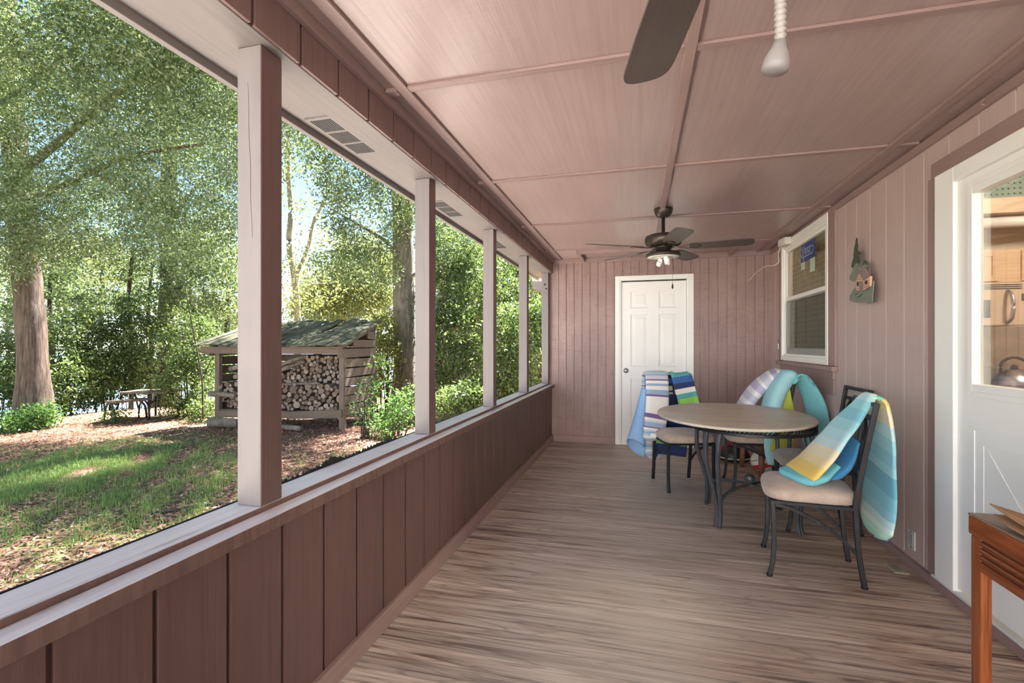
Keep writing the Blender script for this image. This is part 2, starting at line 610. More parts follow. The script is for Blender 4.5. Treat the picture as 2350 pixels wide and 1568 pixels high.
def bark(name, c0, c1, sc=18):
    m, nt, b, out = new_mat(name)
    g = noise(nt, coords(nt, (sc, sc, 2.2)), 1, 6, .7, .8)
    s2 = noise(nt, coords(nt, (1, 1, 1)), 2.5, 4)
    c = ramp(nt, g, [(.3, c0), (.65, c1)])
    c = mixc(nt, ramp(nt, s2, [(.5, 0.), (.72, .4)]), c, mul(c1, 1.5))
    nt.links.new(c, b.inputs['Base Color'])
    b.inputs['Roughness'].default_value = .9
    bump(nt, b, g, 1., .06)
    return m
M['bark_brown'] = bark('brown_bark', S(58, 44, 36), S(140, 120, 104), 24)
M['bark_grey'] = bark('grey_bark', S(80, 72, 62), S(150, 138, 122), 14)
M['bark_dark'] = bark('dark_bark', S(48, 42, 36), S(88, 76, 64))
M['bark_pale'] = bark('pale_bark', S(120, 108, 96), S(190, 178, 162), 10)

def ground():
    m, nt, b, out = new_mat('leaf_strewn_yard')
    v = coords(nt, (1, 1, 1))
    a = noise(nt, v, .55, 4, .6)
    f = noise(nt, v, 14, 5, .7)
    f2 = noise(nt, v, 38, 3, .6)
    c = ramp(nt, f, [(.3, S(86, 62, 50)), (.5, S(132, 100, 84)), (.7, S(168, 138, 122))])
    c = mixc(nt, ramp(nt, f2, [(.45, 0.), (.6, .6)]), c, S(98, 72, 56))
    gr = mixc(nt, f, S(82, 108, 56), S(128, 146, 86))
    c = mixc(nt, ramp(nt, a, [(.46, 0.), (.6, .75)]), c, gr)
    nt.links.new(c, b.inputs['Base Color'])
    b.inputs['Roughness'].default_value = .95
    b.inputs['Specular IOR Level'].default_value = .1
    bump(nt, b, f, .6, .03)
    return m
M['ground'] = ground()
M['oldwood'] = painted_wood('weathered_grey_boards', S(116, 101, 86), 'X', .85, .18, worn=.1, worncol=S(92, 78, 66), grain=.45, fine=.4)
M['oldwood_z'] = painted_wood('weathered_grey_upright', S(120, 106, 92), 'Z', .85, .18, worn=.1, worncol=S(92, 78, 66), grain=.45, fine=.4)
M['roofwood'] = painted_wood('mossy_roof_planks', S(98, 96, 80), 'Y', .95, .35, worn=.35, worncol=S(54, 60, 42), grain=.5, fine=.3, spec=.08)
SKY, SUN, EXPO = 0.17, 24, 1.28
# ---------------------------------------------------------------- the porch shell
XL, XR, YB, ZC, YF = -1.09, 1.49, 6.2, 2.35, -1.2
GZ = -.35                                   # yard level

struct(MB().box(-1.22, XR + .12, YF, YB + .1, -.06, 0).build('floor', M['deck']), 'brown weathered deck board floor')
struct(MB().box(-1.06, XR + .1, YF, YB + .1, ZC, ZC + .03).build('ceiling', M['ceil']), 'mauve painted plywood ceiling')

def grooved(mb, axis, face, back, lo, hi, z0, z1, grooves, gw, gd, holes=(), solid=.06):
    """grooved siding: plank faces with real channels; axis 'Y' = wall along Y at X=face, 'X' = wall along X at Y=face.
    back = sign of the direction behind the face"""
    us = {lo, hi}
    for g in grooves:
        if lo < g < hi:
            us |= {g - gw / 2, g + gw / 2}
    zs = {z0, z1}
    for (a, b_, c, d) in holes:
        us |= {max(lo, a), min(hi, b_)}
        zs |= {max(z0, c), min(z1, d)}
    us, zs = sorted(us), sorted(zs)
    for a, b_ in zip(us, us[1:]):
        for c, d in zip(zs, zs[1:]):
            um, zm = (a + b_) / 2, (c + d) / 2
            if any(h[0] < um < h[1] and h[2] < zm < h[3] for h in holes):
                continue
            ing = any(abs(um - g) < gw / 2 for g in grooves)
            f0 = face + back * (gd if ing else 0)
            f1 = face + back * solid
            x = sorted((f0, f1))
            if axis == 'Y':
                mb.box(x[0], x[1], a, b_, c, d)
            else:
                mb.box(a, b_, x[0], x[1], c, d)
    return mb

gl = [.88 + .2085 * k for k in range(-11, 27)]
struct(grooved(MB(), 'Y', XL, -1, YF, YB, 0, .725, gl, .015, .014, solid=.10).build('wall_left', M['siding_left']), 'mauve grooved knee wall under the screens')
struct(MB().box(XL - .001, XL + .02, YF, YB, 0, .085).build('baseboard_left', M['paint_y'], bevel=.003), 'mauve baseboard along the knee wall')
# inner cap board and outer sill
mb = MB().box(-1.12, -1.055, YF, YB, .695, .735, 0)
o = mb.build('trim_1', [M['sill_y'], M['cap_front']], bevel=.003)
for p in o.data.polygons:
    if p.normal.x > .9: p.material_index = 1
struct(o, 'pale cap board on the knee wall with a rough brown edge')
mb = MB().box(-1.235, -1.12, YF, YB, .715, .751, 0)
o = mb.build('trim_2', [M['sill_y'], M['cap_front']], bevel=.003)
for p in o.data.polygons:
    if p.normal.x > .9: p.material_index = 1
struct(o, 'weathered pale outer sill the posts stand on')
# header: beam with pale underside, siding on the porch side, crown strip
HZ = 2.172
gh = [1.162 + .2075 * k for k in range(-12, 26)]
struct(MB().box(-1.215, -1.09, YF, YB, HZ, ZC + .03).build('trim_3', M['beam_y'], bevel=.003), 'pale beam over the screen openings')
mb = MB()
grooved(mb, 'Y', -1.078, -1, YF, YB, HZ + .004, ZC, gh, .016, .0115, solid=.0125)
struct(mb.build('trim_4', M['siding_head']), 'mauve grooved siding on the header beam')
struct(MB().box(-1.078, -1.055, YF, YB, ZC - .045, ZC).build('trim_5', M['paint_y'], bevel=.002), 'mauve strip along the top of the header')
struct(MB().box(-1.0, -.95, YF, YB, ZC - .014, ZC).build('trim_6', M['paint_y'], bevel=.002), 'long mauve ceiling batten near the screens')
struct(MB().box(.165, .205, YF, YB - .1, ZC - .016, ZC).build('trim_7', M['paint_y'], bevel=.002), 'mauve ceiling batten down the middle')
struct(MB().box(1.325, 1.37, YF, YB, ZC - .018, ZC).build('trim_8', M['paint_y'], bevel=.002), 'long mauve ceiling batten near the house wall')
k = 9
for yb in (-.572, .648, 1.869, 3.092, 4.335, 5.54):
    for x0, x1 in ((-1.05, -1.0), (-.95, .165), (.205, 1.325), (1.37, 1.47)):
        dz = .020 if x0 < -1 else .012
        struct(MB().box(x0, x1, yb, yb + .04, ZC - dz, ZC).build('trim_%d' % k, M['paint_x'], bevel=.002), 'mauve cross batten on the ceiling')
        k += 1
# outside soffit and fascia
struct(MB().box(-1.385, -1.215, YF, YB + .6, 2.195, 2.215).build('trim_%d' % k, M['beam_y']), 'pale soffit outside the screens'); k += 1
struct(MB().box(-1.41, -1.385, YF, YB + .6, 2.165, 2.40).build('trim_%d' % k, M['beam_y'], bevel=.002), 'pale fascia board at the roof edge'); k += 1
struct(MB().box(-1.42, XR + .3, YF - .1, YB + .7, 2.41, 2.50).build('trim_%d' % k, M['oldwood']), 'porch roof slab'); k += 1

# posts
PY = [(1.238, 1.330), (2.470, 2.558), (3.690, 3.778), (4.885, 4.973), (6.105, 6.195)]
PL = ['thick beige post nearest the viewer with brown porch face', 'beige screen post just right of the big trunk and woodshed',
      'beige screen post third along the sill', 'narrow beige screen post fourth along the sill, before the corner', 'beige half post against the end wall with two dark holes']
for (y0, y1), lab in zip(PY, PL):
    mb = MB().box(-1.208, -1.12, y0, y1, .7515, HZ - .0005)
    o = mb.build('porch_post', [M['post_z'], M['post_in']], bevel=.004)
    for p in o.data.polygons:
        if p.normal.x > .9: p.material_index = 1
    tag(o, lab, 'post', 'screen posts along the sill')
    if y0 > 6:
        o.data.materials.append(M['black'])
        bm = MB()
        for (x, z) in ((-1.165, 2.02), (-1.147, 1.965)):
            bm = MB().lathe([(.011, 0), (.011, .003)], 16, xf=Matrix.Translation((x, y0 - .0015, z)) @ Matrix.Rotation(PI / 2, 4, 'X'))
            bm.build('bolt_hole', M['black'], o)
    if y0 < 2:       # long drying check in the face
        bm = MB()
        pts = [(-1.168 + .0015 * math.sin(i * .9) + .0010 * i, y0 - .0003, 2.06 - i * .03) for i in range(17)]
        bm.bar(pts, .0022, .001, up=(0, 1, 0), scale=[(.2 + .8 * math.sin(PI * i / 16), 1) for i in range(17)])
        bm.build('drying_crack', simple('crack_shadow_brown', S(112, 88, 78), .9), o)

# soffit vents
def soffit_vent(y, lab):
    t = thing('soffit_vent', lab, 'vent', (-1.29, y, 2.195), 0, 'soffit vents')
    mb = MB()
    mb.cur = 1
    for s in (-1, 0, 1):
        for i in range(9):
            x = -.045 + i * .01125
            mb.box(x - .0032, x + .0032, s * .124 - .053, s * .124 + .053, -.0075, -.0058)
    mb.box(-.062, .062, -.195, .195, -.006, 0, 0)
    mb.build('grille', [M['beam_y'], M['black']], t)
soffit_vent(1.93, 'slotted soffit vent nearest the viewer, right of the thick post')
soffit_vent(3.14, 'slotted soffit vent over the third opening')
soffit_vent(4.35, 'slotted soffit vent over the fourth opening, farthest')

# end wall
gb = [-1.0 + .1005 * i for i in range(-1, 26)]
D1 = (-.282, .638, -.01, 2.10)
struct(grooved(MB(), 'X', YB, 1, -1.22, XR + .12, 0, ZC, gb, .011, .012, [D1], .08).build('wall_back', M['rough']), 'rough sawn mauve siding end wall')
struct(MB().box(-1.07, -.285, YB - .016, YB, 0, .085).build('baseboard_back', M['paint_x'], bevel=.003), 'mauve baseboard left of the end door')
struct(MB().box(.641, XR, YB - .016, YB, 0, .085).build('baseboard_back_right', M['paint_x'], bevel=.003), 'mauve baseboard right of the end door')
struct(MB().box(-1.055, XR, YB - .018, YB, ZC - .06, ZC).build('trim_%d' % k, M['paint_x'], bevel=.003), 'mauve top board on the end wall'); k += 1
# raised box frame on the ceiling before the end wall (two short boards and a cross board)
struct(MB().box(-.70, 1.06, 5.60, 5.64, ZC - .055, ZC).build('trim_%d' % k, M['paint_x'], bevel=.003), 'mauve cross board of the ceiling hatch frame'); k += 1
struct(MB().box(-.70, -.66, 5.64, YB - .018, ZC - .05, ZC).build('trim_%d' % k, M['paint_y'], bevel=.003), 'left side board of the ceiling hatch frame'); k += 1
struct(MB().box(1.02, 1.06, 5.64, YB - .018, ZC - .05, ZC).build('trim_%d' % k, M['paint_y'], bevel=.003), 'right side board of the ceiling hatch frame'); k += 1

# ---- door in the end wall (six panels)
d = thing('door_1', 'white six panel door in the end wall', 'door', (.178, YB, 0)); struct(d)
mb = MB()
for x0, x1, z0, z1 in ((-.464, -.405, 0, 2.105), (.40, .463, 0, 2.105), (-.405, .40, 2.045, 2.105)):
    mb.box(x0, x1, -.018, .03, z0, z1)
    if x1 - x0 < .1:
        xm = x1 if x0 < 0 else x0 - .018
        mb.box(xm, xm + .018, -.008, .09, z0, z1 - .06)
    else:
        mb.box(x0, x1, -.008, .09, z0, z0 + .015)
mb.build('casing', M['white_old'], d, bevel=.004)
lw0, lw1, lz1 = -.384, .379, 2.03
def panel_door(w0, w1, z0, z1, y, panels, th=.035):
    mb = MB()
    mb.box(w0, w1, y + .008, y + th, z0, z1)
    us = sorted({w0, w1} | {p[0] for p in panels} | {p[1] for p in panels})
    zs = sorted({z0, z1} | {p[2] for p in panels} | {p[3] for p in panels})
    for a, b_ in zip(us, us[1:]):
        for c, e in zip(zs, zs[1:]):
            um, zm = (a + b_) / 2, (c + e) / 2
            if any(p[0] < um < p[1] and p[2] < zm < p[3] for p in panels):
                continue
            mb.box(a, b_, y, y + .0085, c, e)
    for (a, b_, c, e) in panels:
        # sloped moulding and raised field
        for ins0, ins1, h0, h1 in ((0, .012, .0, .0065), (.028, .06, .0078, .0035)):
            o0 = [(a + ins0, c + ins0), (b_ - ins0, c + ins0), (b_ - ins0, e - ins0), (a + ins0, e - ins0)]
            o1 = [(a + ins1, c + ins1), (b_ - ins1, c + ins1), (b_ - ins1, e - ins1), (a + ins1, e - ins1)]
            vs = [(p[0], y + h0, p[1]) for p in o0] + [(p[0], y + h1, p[1]) for p in o1]
            mb.add(vs, [(i, (i + 1) % 4, 4 + (i + 1) % 4, 4 + i) for i in range(4)])
        mb.box(a + .06, b_ - .06, y + .0035, y + .0086, c + .06, e - .06)
    return mb
cw = (lw1 - lw0)
pl = []
for a, b_ in ((lw0 + .105, lw0 + .32), (lw1 - .32, lw1 - .105)):
    pl += [(a, b_, 1.70, 1.91), (a, b_, .975, 1.625), (a, b_, .2, .83)]
leaf = panel_door(lw0, lw1, .012, lz1, .012, pl).build('door_leaf', M['white'], d)
kb = MB()
X90 = Matrix.Rotation(PI / 2, 4, 'X')
kb.lathe([(.0, 0), (.032, 0), (.032, .006), (.012, .01), (.011, .03), (.022, .036), (.027, .048), (.024, .06), (.012, .066), (0, .067)], 24,
         xf=Matrix.Translation((lw0 + .052, .012, .925)) @ X90)
kb.build('door_knob', M['steel'], leaf)
MB().box(-.40, .40, .0, .1, 0, .012).build('threshold', M['white_old'], d)
MB().box(-.44, .44, .09, .1, 0, 2.1).build('room_beyond', M['black'], d)

# ---- house wall
WIN = (4.405, 5.725, 1.085, 2.315)
D2 = (1.86, 2.955, .055, 2.115)
grr = [2.432, 2.654, 2.873, 3.093, 3.293, 3.503, 3.719, 3.926, 4.112, 5.83, 6.03] + [2.2 - .21 * i for i in range(16)] + [4.31, 4.5, 4.7, 4.9, 5.1, 5.3, 5.5]
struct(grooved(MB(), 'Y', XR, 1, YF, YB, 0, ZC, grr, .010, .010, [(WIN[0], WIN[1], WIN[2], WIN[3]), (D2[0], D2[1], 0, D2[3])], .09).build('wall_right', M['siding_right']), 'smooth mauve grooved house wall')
struct(MB().box(XR - .024, XR, YF, YB - .017, 0, .046).build('baseboard_right', M['paint_y'], bevel=.003), 'mauve baseboard on the house wall')
struct(MB().box(XR - .02, XR, YF, YB - .018, ZC - .055, ZC - .012).build('trim_%d' % k, M['paint_y'], bevel=.003), 'mauve top strip on the house wall'); k += 1
struct(MB().box(XR - .012, XR, D2[0] - .09, D2[1] + .05, D2[3], D2[3] + .075).build('trim_%d' % k, M['paint_y'], bevel=.002), 'mauve board above the house door'); k += 1
struct(MB().box(XR - .012, XR, D2[1], D2[1] + .075, .056, D2[3]).build('trim_%d' % k, M['paint_z'], bevel=.002), 'mauve board beside the house door'); k += 1

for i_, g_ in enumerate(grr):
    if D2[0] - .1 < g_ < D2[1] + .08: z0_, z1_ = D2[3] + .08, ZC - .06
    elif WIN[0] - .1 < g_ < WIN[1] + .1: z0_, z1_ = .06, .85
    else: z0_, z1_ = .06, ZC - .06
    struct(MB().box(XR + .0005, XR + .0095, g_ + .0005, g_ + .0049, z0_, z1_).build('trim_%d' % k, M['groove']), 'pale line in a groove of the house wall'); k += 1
# window with casing, two sashes
w = thing('window_1', 'white double hung window with a blue sticker in the upper sash', 'window', (XR, 5.065, 1.7)); struct(w)
hw, hz = .66, .615
mb = MB()
# mauve casing with sill and apron
MB().box(-.02, .0, -.80, -hw, -.62, .60).build('casing_board', M['paint_z'], w, bevel=.003)
MB().box(-.02, .0, hw, .75, -.62, .60).build('casing_board', M['paint_z'], w, bevel=.003)
mb = MB().box(-.045, 0, -.81, .78, -.66, -.622)
mb.build('window_sill', M['paint_y'], w, bevel=.004)
mb = MB().box(-.022, 0, -.765, .70, -.725, -.66).box(-.016, 0, -.765, .70, -.845, -.725)
mb.build('apron', M['paint_y'], w, bevel=.003)
def rect_frame(mb, x0, x1, a, b_, c, e, t, tb=None, tt=None):
    tb = t if tb is None else tb; tt = t if tt is None else tt
    mb.box(x0, x1, a, a + t, c, e); mb.box(x0, x1, b_ - t, b_, c, e)
    mb.box(x0, x1, a + t, b_ - t, c, c + tb); mb.box(x0, x1, a + t, b_ - t, e - tt, e)
    return mb
fr = MB()
rect_frame(fr, -.024, .05, -hw, hw, -hz, hz, .05, .05, .055)
rect_frame(fr, -.012, .05, -hw + .05, hw - .05, -hz + .05, hz - .055, .018, .02, .018)
fr.build('frame', M['vinyl'], w, bevel=.004)
us = MB(); rect_frame(us, .004, .034, -hw + .068, hw - .068, .0, hz - .073, .034, .04, .034)
us.build('upper_sash', M['vinyl'], w, bevel=.003)
ls = MB(); rect_frame(ls, .02, .05, -hw + .068, hw - .068, -hz + .07, .03, .045, .06, .04)
ls.build('lower_sash', M['vinyl'], w, bevel=.003)
up = MB().box(.018, .022, -hw + .1, hw - .1, .038, hz - .105).build('pane', M['glass'], w)
MB().box(.034, .038, -hw + .11, hw - .11, -hz + .128, -.008).build('pane', M['glass'], w)
# insect screen over the lower half
def screen_mat():
    m, nt, b, out = new_mat('grey_insect_screen')
    b.inputs['Base Color'].default_value = (.10, .11, .10, 1)
    b.inputs['Roughness'].default_value = .8
    tr = nd(nt, 'ShaderNodeBsdfTransparent')
    mx = nd(nt, 'ShaderNodeMixShader'); mx.inputs[0].default_value = .25
    nt.links.new(tr.outputs[0], mx.inputs[1]); nt.links.new(b.outputs[0], mx.inputs[2])
    nt.links.new(mx.outputs[0], out.inputs[0])
    return m
M['screen'] = screen_mat()
MB().box(.006, .008, -hw + .07, hw - .07, -hz + .07, -.002).build('insect_screen', M['screen'], w)
# sticker and tags on the pane
st = MB().box(.0155, .0172, -.255, .125, .33, .495)
stk = st.build('sticker', simple('blue_sticker', S(44, 66, 128), .5, var=.03), w)
ln = MB()
q = lambda u, z: (.0150, .10 - u * 1.42, .41 + z * .62)
ln.bar([q(0.0, .12), q(.015, .03), q(.04, -.12)], .012, .001, up=(1, 0, 0))
ln.bar([q(.05, .125), q(.045, .06), q(.03, .03)], .010, .001, up=(1, 0, 0))
ln.bar([q(.05, .055), q(.19, .055), q(.215, .04), q(.22, .0), q(.205, -.045), q(.19, -.055), q(.04, -.055), q(.0, -.055), q(-.012, -.03), q(-.012, 0)], .008, .001, up=(1, 0, 0))
ln.build('logo', simple('pale_print', S(172, 186, 196), .6, var=.02), stk)
tc = bpy.data.curves.new('lettering', 'FONT'); tc.body = 'IKING'; tc.size = .062; tc.extrude = .0004
to = bpy.data.objects.new('lettering', tc)
me = bpy.data.meshes.new_from_object(to)
me.name = 'lettering'
me.materials.append(bpy.data.materials['pale_print'])
lo = bpy.data.objects.new('lettering', me); COL.objects.link(lo); lo.parent = stk
lo.matrix_basis = Matrix(((0, 0, -1, .0150), (-1, 0, 0, .028), (0, 1, 0, .392), (0, 0, 0, 1)))
for a, b_, c in ((.02, .125, .26), (-.245, -.125, .205)):
    MB().box(.0155, .0172, a, b_, c, .329).build('paper_tag', simple('pale_green_paper', S(190, 204, 186), .7, var=.03), w)
# woven blind behind the glass
def blind_mat():
    m, nt, b, out = new_mat('woven_tan_blind')
    v = coords(nt, (2, 1.2, 40))
    n = noise(nt, v, 1, 4, .6)
    c = ramp(nt, n, [(.3, S(178, 168, 138)), (.7, S(206, 198, 168))])
    nt.links.new(c, b.inputs['Base Color']); b.inputs['Roughness'].default_value = .8
    tl = nd(nt, 'ShaderNodeBsdfTranslucent'); nt.links.new(c, tl.inputs[0])
    mx = nd(nt, 'ShaderNodeMixShader'); mx.inputs[0].default_value = .35
    nt.links.new(b.outputs[0], mx.inputs[1]); nt.links.new(tl.outputs[0], mx.inputs[2]); nt.links.new(mx.outputs[0], out.inputs[0])
    return m
bl = thing('window_blind', 'tan woven blind hanging inside the double hung window', 'blind', (XR + .085, 5.065, 1.7))
mb = MB()
for i in range(24):
    z = -.60 + i * .05
    mb.box(0, .006, -.64, .64, z, z + .047)
mb.build('slats', blind_mat(), bl)
mb = MB()
for y in (-.45, -.12, .2, .5):
    mb.bar([(-.003, y, -.6), (-.003, y, .6)], .010, .002, up=(0, 1, 0))
for i in range(24):
    z = -.60 + i * .05 + .0485
    mb.bar([(-.002, -.64, z), (-.002, .64, z)], .002, .009)
pc = simple('pale_cord', S(226, 228, 208), .8, var=.03)
_nt = pc.node_tree; _b = [n for n in _nt.nodes if n.type == 'BSDF_PRINCIPLED'][0]; _o = [n for n in _nt.nodes if n.type == 'OUTPUT_MATERIAL'][0]
_t = nd(_nt, 'ShaderNodeBsdfTranslucent'); _t.inputs[0].default_value = (*S(226, 228, 208), 1)
_m = nd(_nt, 'ShaderNodeMixShader'); _m.inputs[0].default_value = .6
_nt.links.new(_b.outputs[0], _m.inputs[1]); _nt.links.new(_t.outputs[0], _m.inputs[2]); _nt.links.new(_m.outputs[0], _o.inputs[0])
mb.build('cords', pc, bl)

# ---- white entrance door with half glass
d2 = thing('door_2', 'white house door with a glass upper half and crossbuck below', 'door', (XR, 0, 0)); struct(d2)
mb = MB()
for y0, y1 in ((2.80, 2.953), (1.862, 1.93)):
    mb.box(-.022, .06, y0, y1, .058, 2.11)
mb.box(-.022, .06, 1.93, 2.80, 2.035, 2.11)
mb.build('casing', M['white_old'], d2, bevel=.004)
lf = MB()
ly0, ly1, gz0, gz1 = 1.935, 2.797, 1.045, 1.965
gy0, gy1 = ly0 + .12, 2.695
x0, x1 = -.004, .04
lf.box(x0, x1, ly0, gy0, .075, 2.034); lf.box(x0, x1, gy1, ly1, .075, 2.034)
lf.box(x0, x1, gy0, gy1, .075, gz0); lf.box(x0, x1, gy0, gy1, gz1, 2.034)
leaf2 = lf.build('door_leaf', M['white'], d2)
gf = MB(); 
rect_frame(gf, x0 - .014, x0 + .03, gy0 - .01, gy1 + .01, gz0 - .01, gz1 + .01, .035)
rect_frame(gf, x0 - .006, x0 + .0, gy0 - .035, gy1 + .035, gz0 - .035, gz1 + .035, .03)
gf.build('glazing_frame', M['white'], leaf2, bevel=.006, seg=3)
MB().box(x0 + .018, x0 + .022, gy0 + .02, gy1 - .02, gz0 + .02, gz1 - .02).build('pane', M['glass'], leaf2)
cb = MB()
by0, by1, bz0, bz1 = ly0 + .12, ly1 - .10, .22, .88
rect_frame(cb, x0 - .003, x0 + .001, by0, by1, bz0, bz1, .022)
rect_frame(cb, x0 - .002, x0 + .001, by0 + .07, by1 - .07, bz0 + .07, bz1 - .07, .012)
for kk, (a, b_, c, e) in enumerate(((by0 + .105, by1 - .105, bz0 + .105, bz1 - .105), (by0 + .105, by1 - .105, bz1 - .105, bz0 + .105))):
    cb.bar([(x0 - .0005 - .0006 * kk, a, c), (x0 - .0005 - .0006 * kk, b_, e)], .018, .003, up=(1, 0, 0))
cb.build('crossbuck_moulding', M['white'], leaf2)
th = MB().box(-.023, .10, 1.87, 2.985, .0465, .06)
th.build('threshold', painted_wood('grey_white_threshold', S(226, 226, 220), 'Y', .5, .05, grain=.15), d2, bevel=.004)
# ---- screw-on plates
t = thing('wall_plate', 'small satin metal cover plate low on the house wall', 'cover plate', (XR - .006, 3.207, .152))
MB().box(0, .006, -.035, .035, -.053, .053).build('plate', simple('pale_grey_metal', S(206, 206, 204), .4, .2), t, bevel=.002)
MB().box(-.002, .001, -.02, .02, -.036, .036).build('inner_cover', simple('grey_cover', S(170, 176, 178), .4, .1), t, bevel=.001)
for z in (-.044, .044):
    MB().lathe([(.004, -.0015), (.004, .002)], 10, xf=Matrix.Translation((0, 0, z)) @ Matrix.Rotation(PI / 2, 4, 'Y')).build('screw', M['iron'], t)
t = thing('floor_plate', 'beige metal cover plate set in the deck by the house wall', 'cover plate', (1.387, 3.145, .0005))
bz = simple('beige_metal', S(186, 176, 156), .45, .3)
MB().box(-.035, .035, -.06, .06, 0, .005).build('plate', bz, t, bevel=.002)
MB().box(-.02, .02, -.04, .04, .0045, .0075).build('inner_cover', simple('grey_beige_cover', S(160, 152, 136), .45, .3), t, bevel=.002)
# ---- hook, strike plate
t = MB(); t.tube(cat_rom([(XR, 2.575, 2.325), (XR - .012, 2.575, 2.328), (XR - .03, 2.575, 2.322), (XR - .034, 2.575, 2.305), (XR - .02, 2.575, 2.297)], 16), .0035, 8)
tag(t.build('screw_hook', M['paint_z']), 'mauve painted screw hook at the top of the house wall', 'hook')
t = MB().box(XR - .005, XR, 5.85, 5.91, 1.16, 1.30).box(XR - .016, XR - .004, 5.865, 5.885, 1.2, 1.26)
tag(t.build('hook_latch', M['steel'], bevel=.002), 'small metal latch left of the double hung window', 'latch')

# ---- white box with loose cable above the window
t = thing('junction_box', 'white plastic box with a loose cable above the window', 'junction box', (XR - .045, 5.45, 2.285), .1)
cr = simple('cream_plastic', S(222, 214, 200), .5, var=.03)
MB().box(-.045, .035, -.085, .085, -.03, .04).build('housing', cr, t, bevel=.002)
MB().box(-.051, -.045, -.078, .078, -.024, .02).build('cover', cr, t, bevel=.003)
pts = cat_rom([(-.02, .10, -.03), (-.03, .12, -.10), (-.015, .15, -.17), (-.05, .19, -.20), (-.09, .32, -.19), (-.13, .52, -.24), (-.16, .60, -.30)], 40)
mb = MB(); mb.tube(pts, .0055, 8)
mb.tube([pts[-1], (-.165, .62, -.33)], .004, 6); mb.tube([pts[-1], (-.18, .60, -.325)], .004, 6)
mb.build('cable', simple('dirty_white_cable', S(206, 196, 178), .6, var=.1, vs=20), t)

# ---- the house interior seen through the glass
HX1, HY0, HY1, HZ1 = 5.2, -1.2, 6.25, 2.75
cream = simple('cream_wall', S(214, 200, 182), .8, var=.02)
mb = MB()
mb.box(HX1, HX1 + .05, HY0, HY1, -.02, HZ1); mb.box(1.6, HX1, HY0 - .05, HY0, -.02, HZ1); mb.box(1.6, HX1, HY1, HY1 + .05, -.02, HZ1)
struct(mb.build('wall_kitchen', cream), 'cream kitchen walls inside the house')
struct(MB().box(1.585, HX1, 4.60, 4.68, 0, HZ1).build('wall_kitchen_far', cream), 'cream wall behind the kitchen units')
struct(MB().box(1.585, HX1 + .05, HY0 - .05, HY1 + .05, HZ1, HZ1 + .05).build('ceiling_kitchen', cream), 'cream kitchen ceiling')
struct(MB().box(1.585, 1.625, HY0, HY1, ZC, HZ1).build('wall_kitchen_porch', cream), 'cream wall strip above the porch ceiling')
struct(MB().box(1.61, HX1, HY0, HY1, -.02, 0).build('floor_kitchen', M['oak_y']), 'kitchen floor')
tanw = oak('tan_maple', S(186, 150, 112), S(208, 174, 136), 'X', .4)
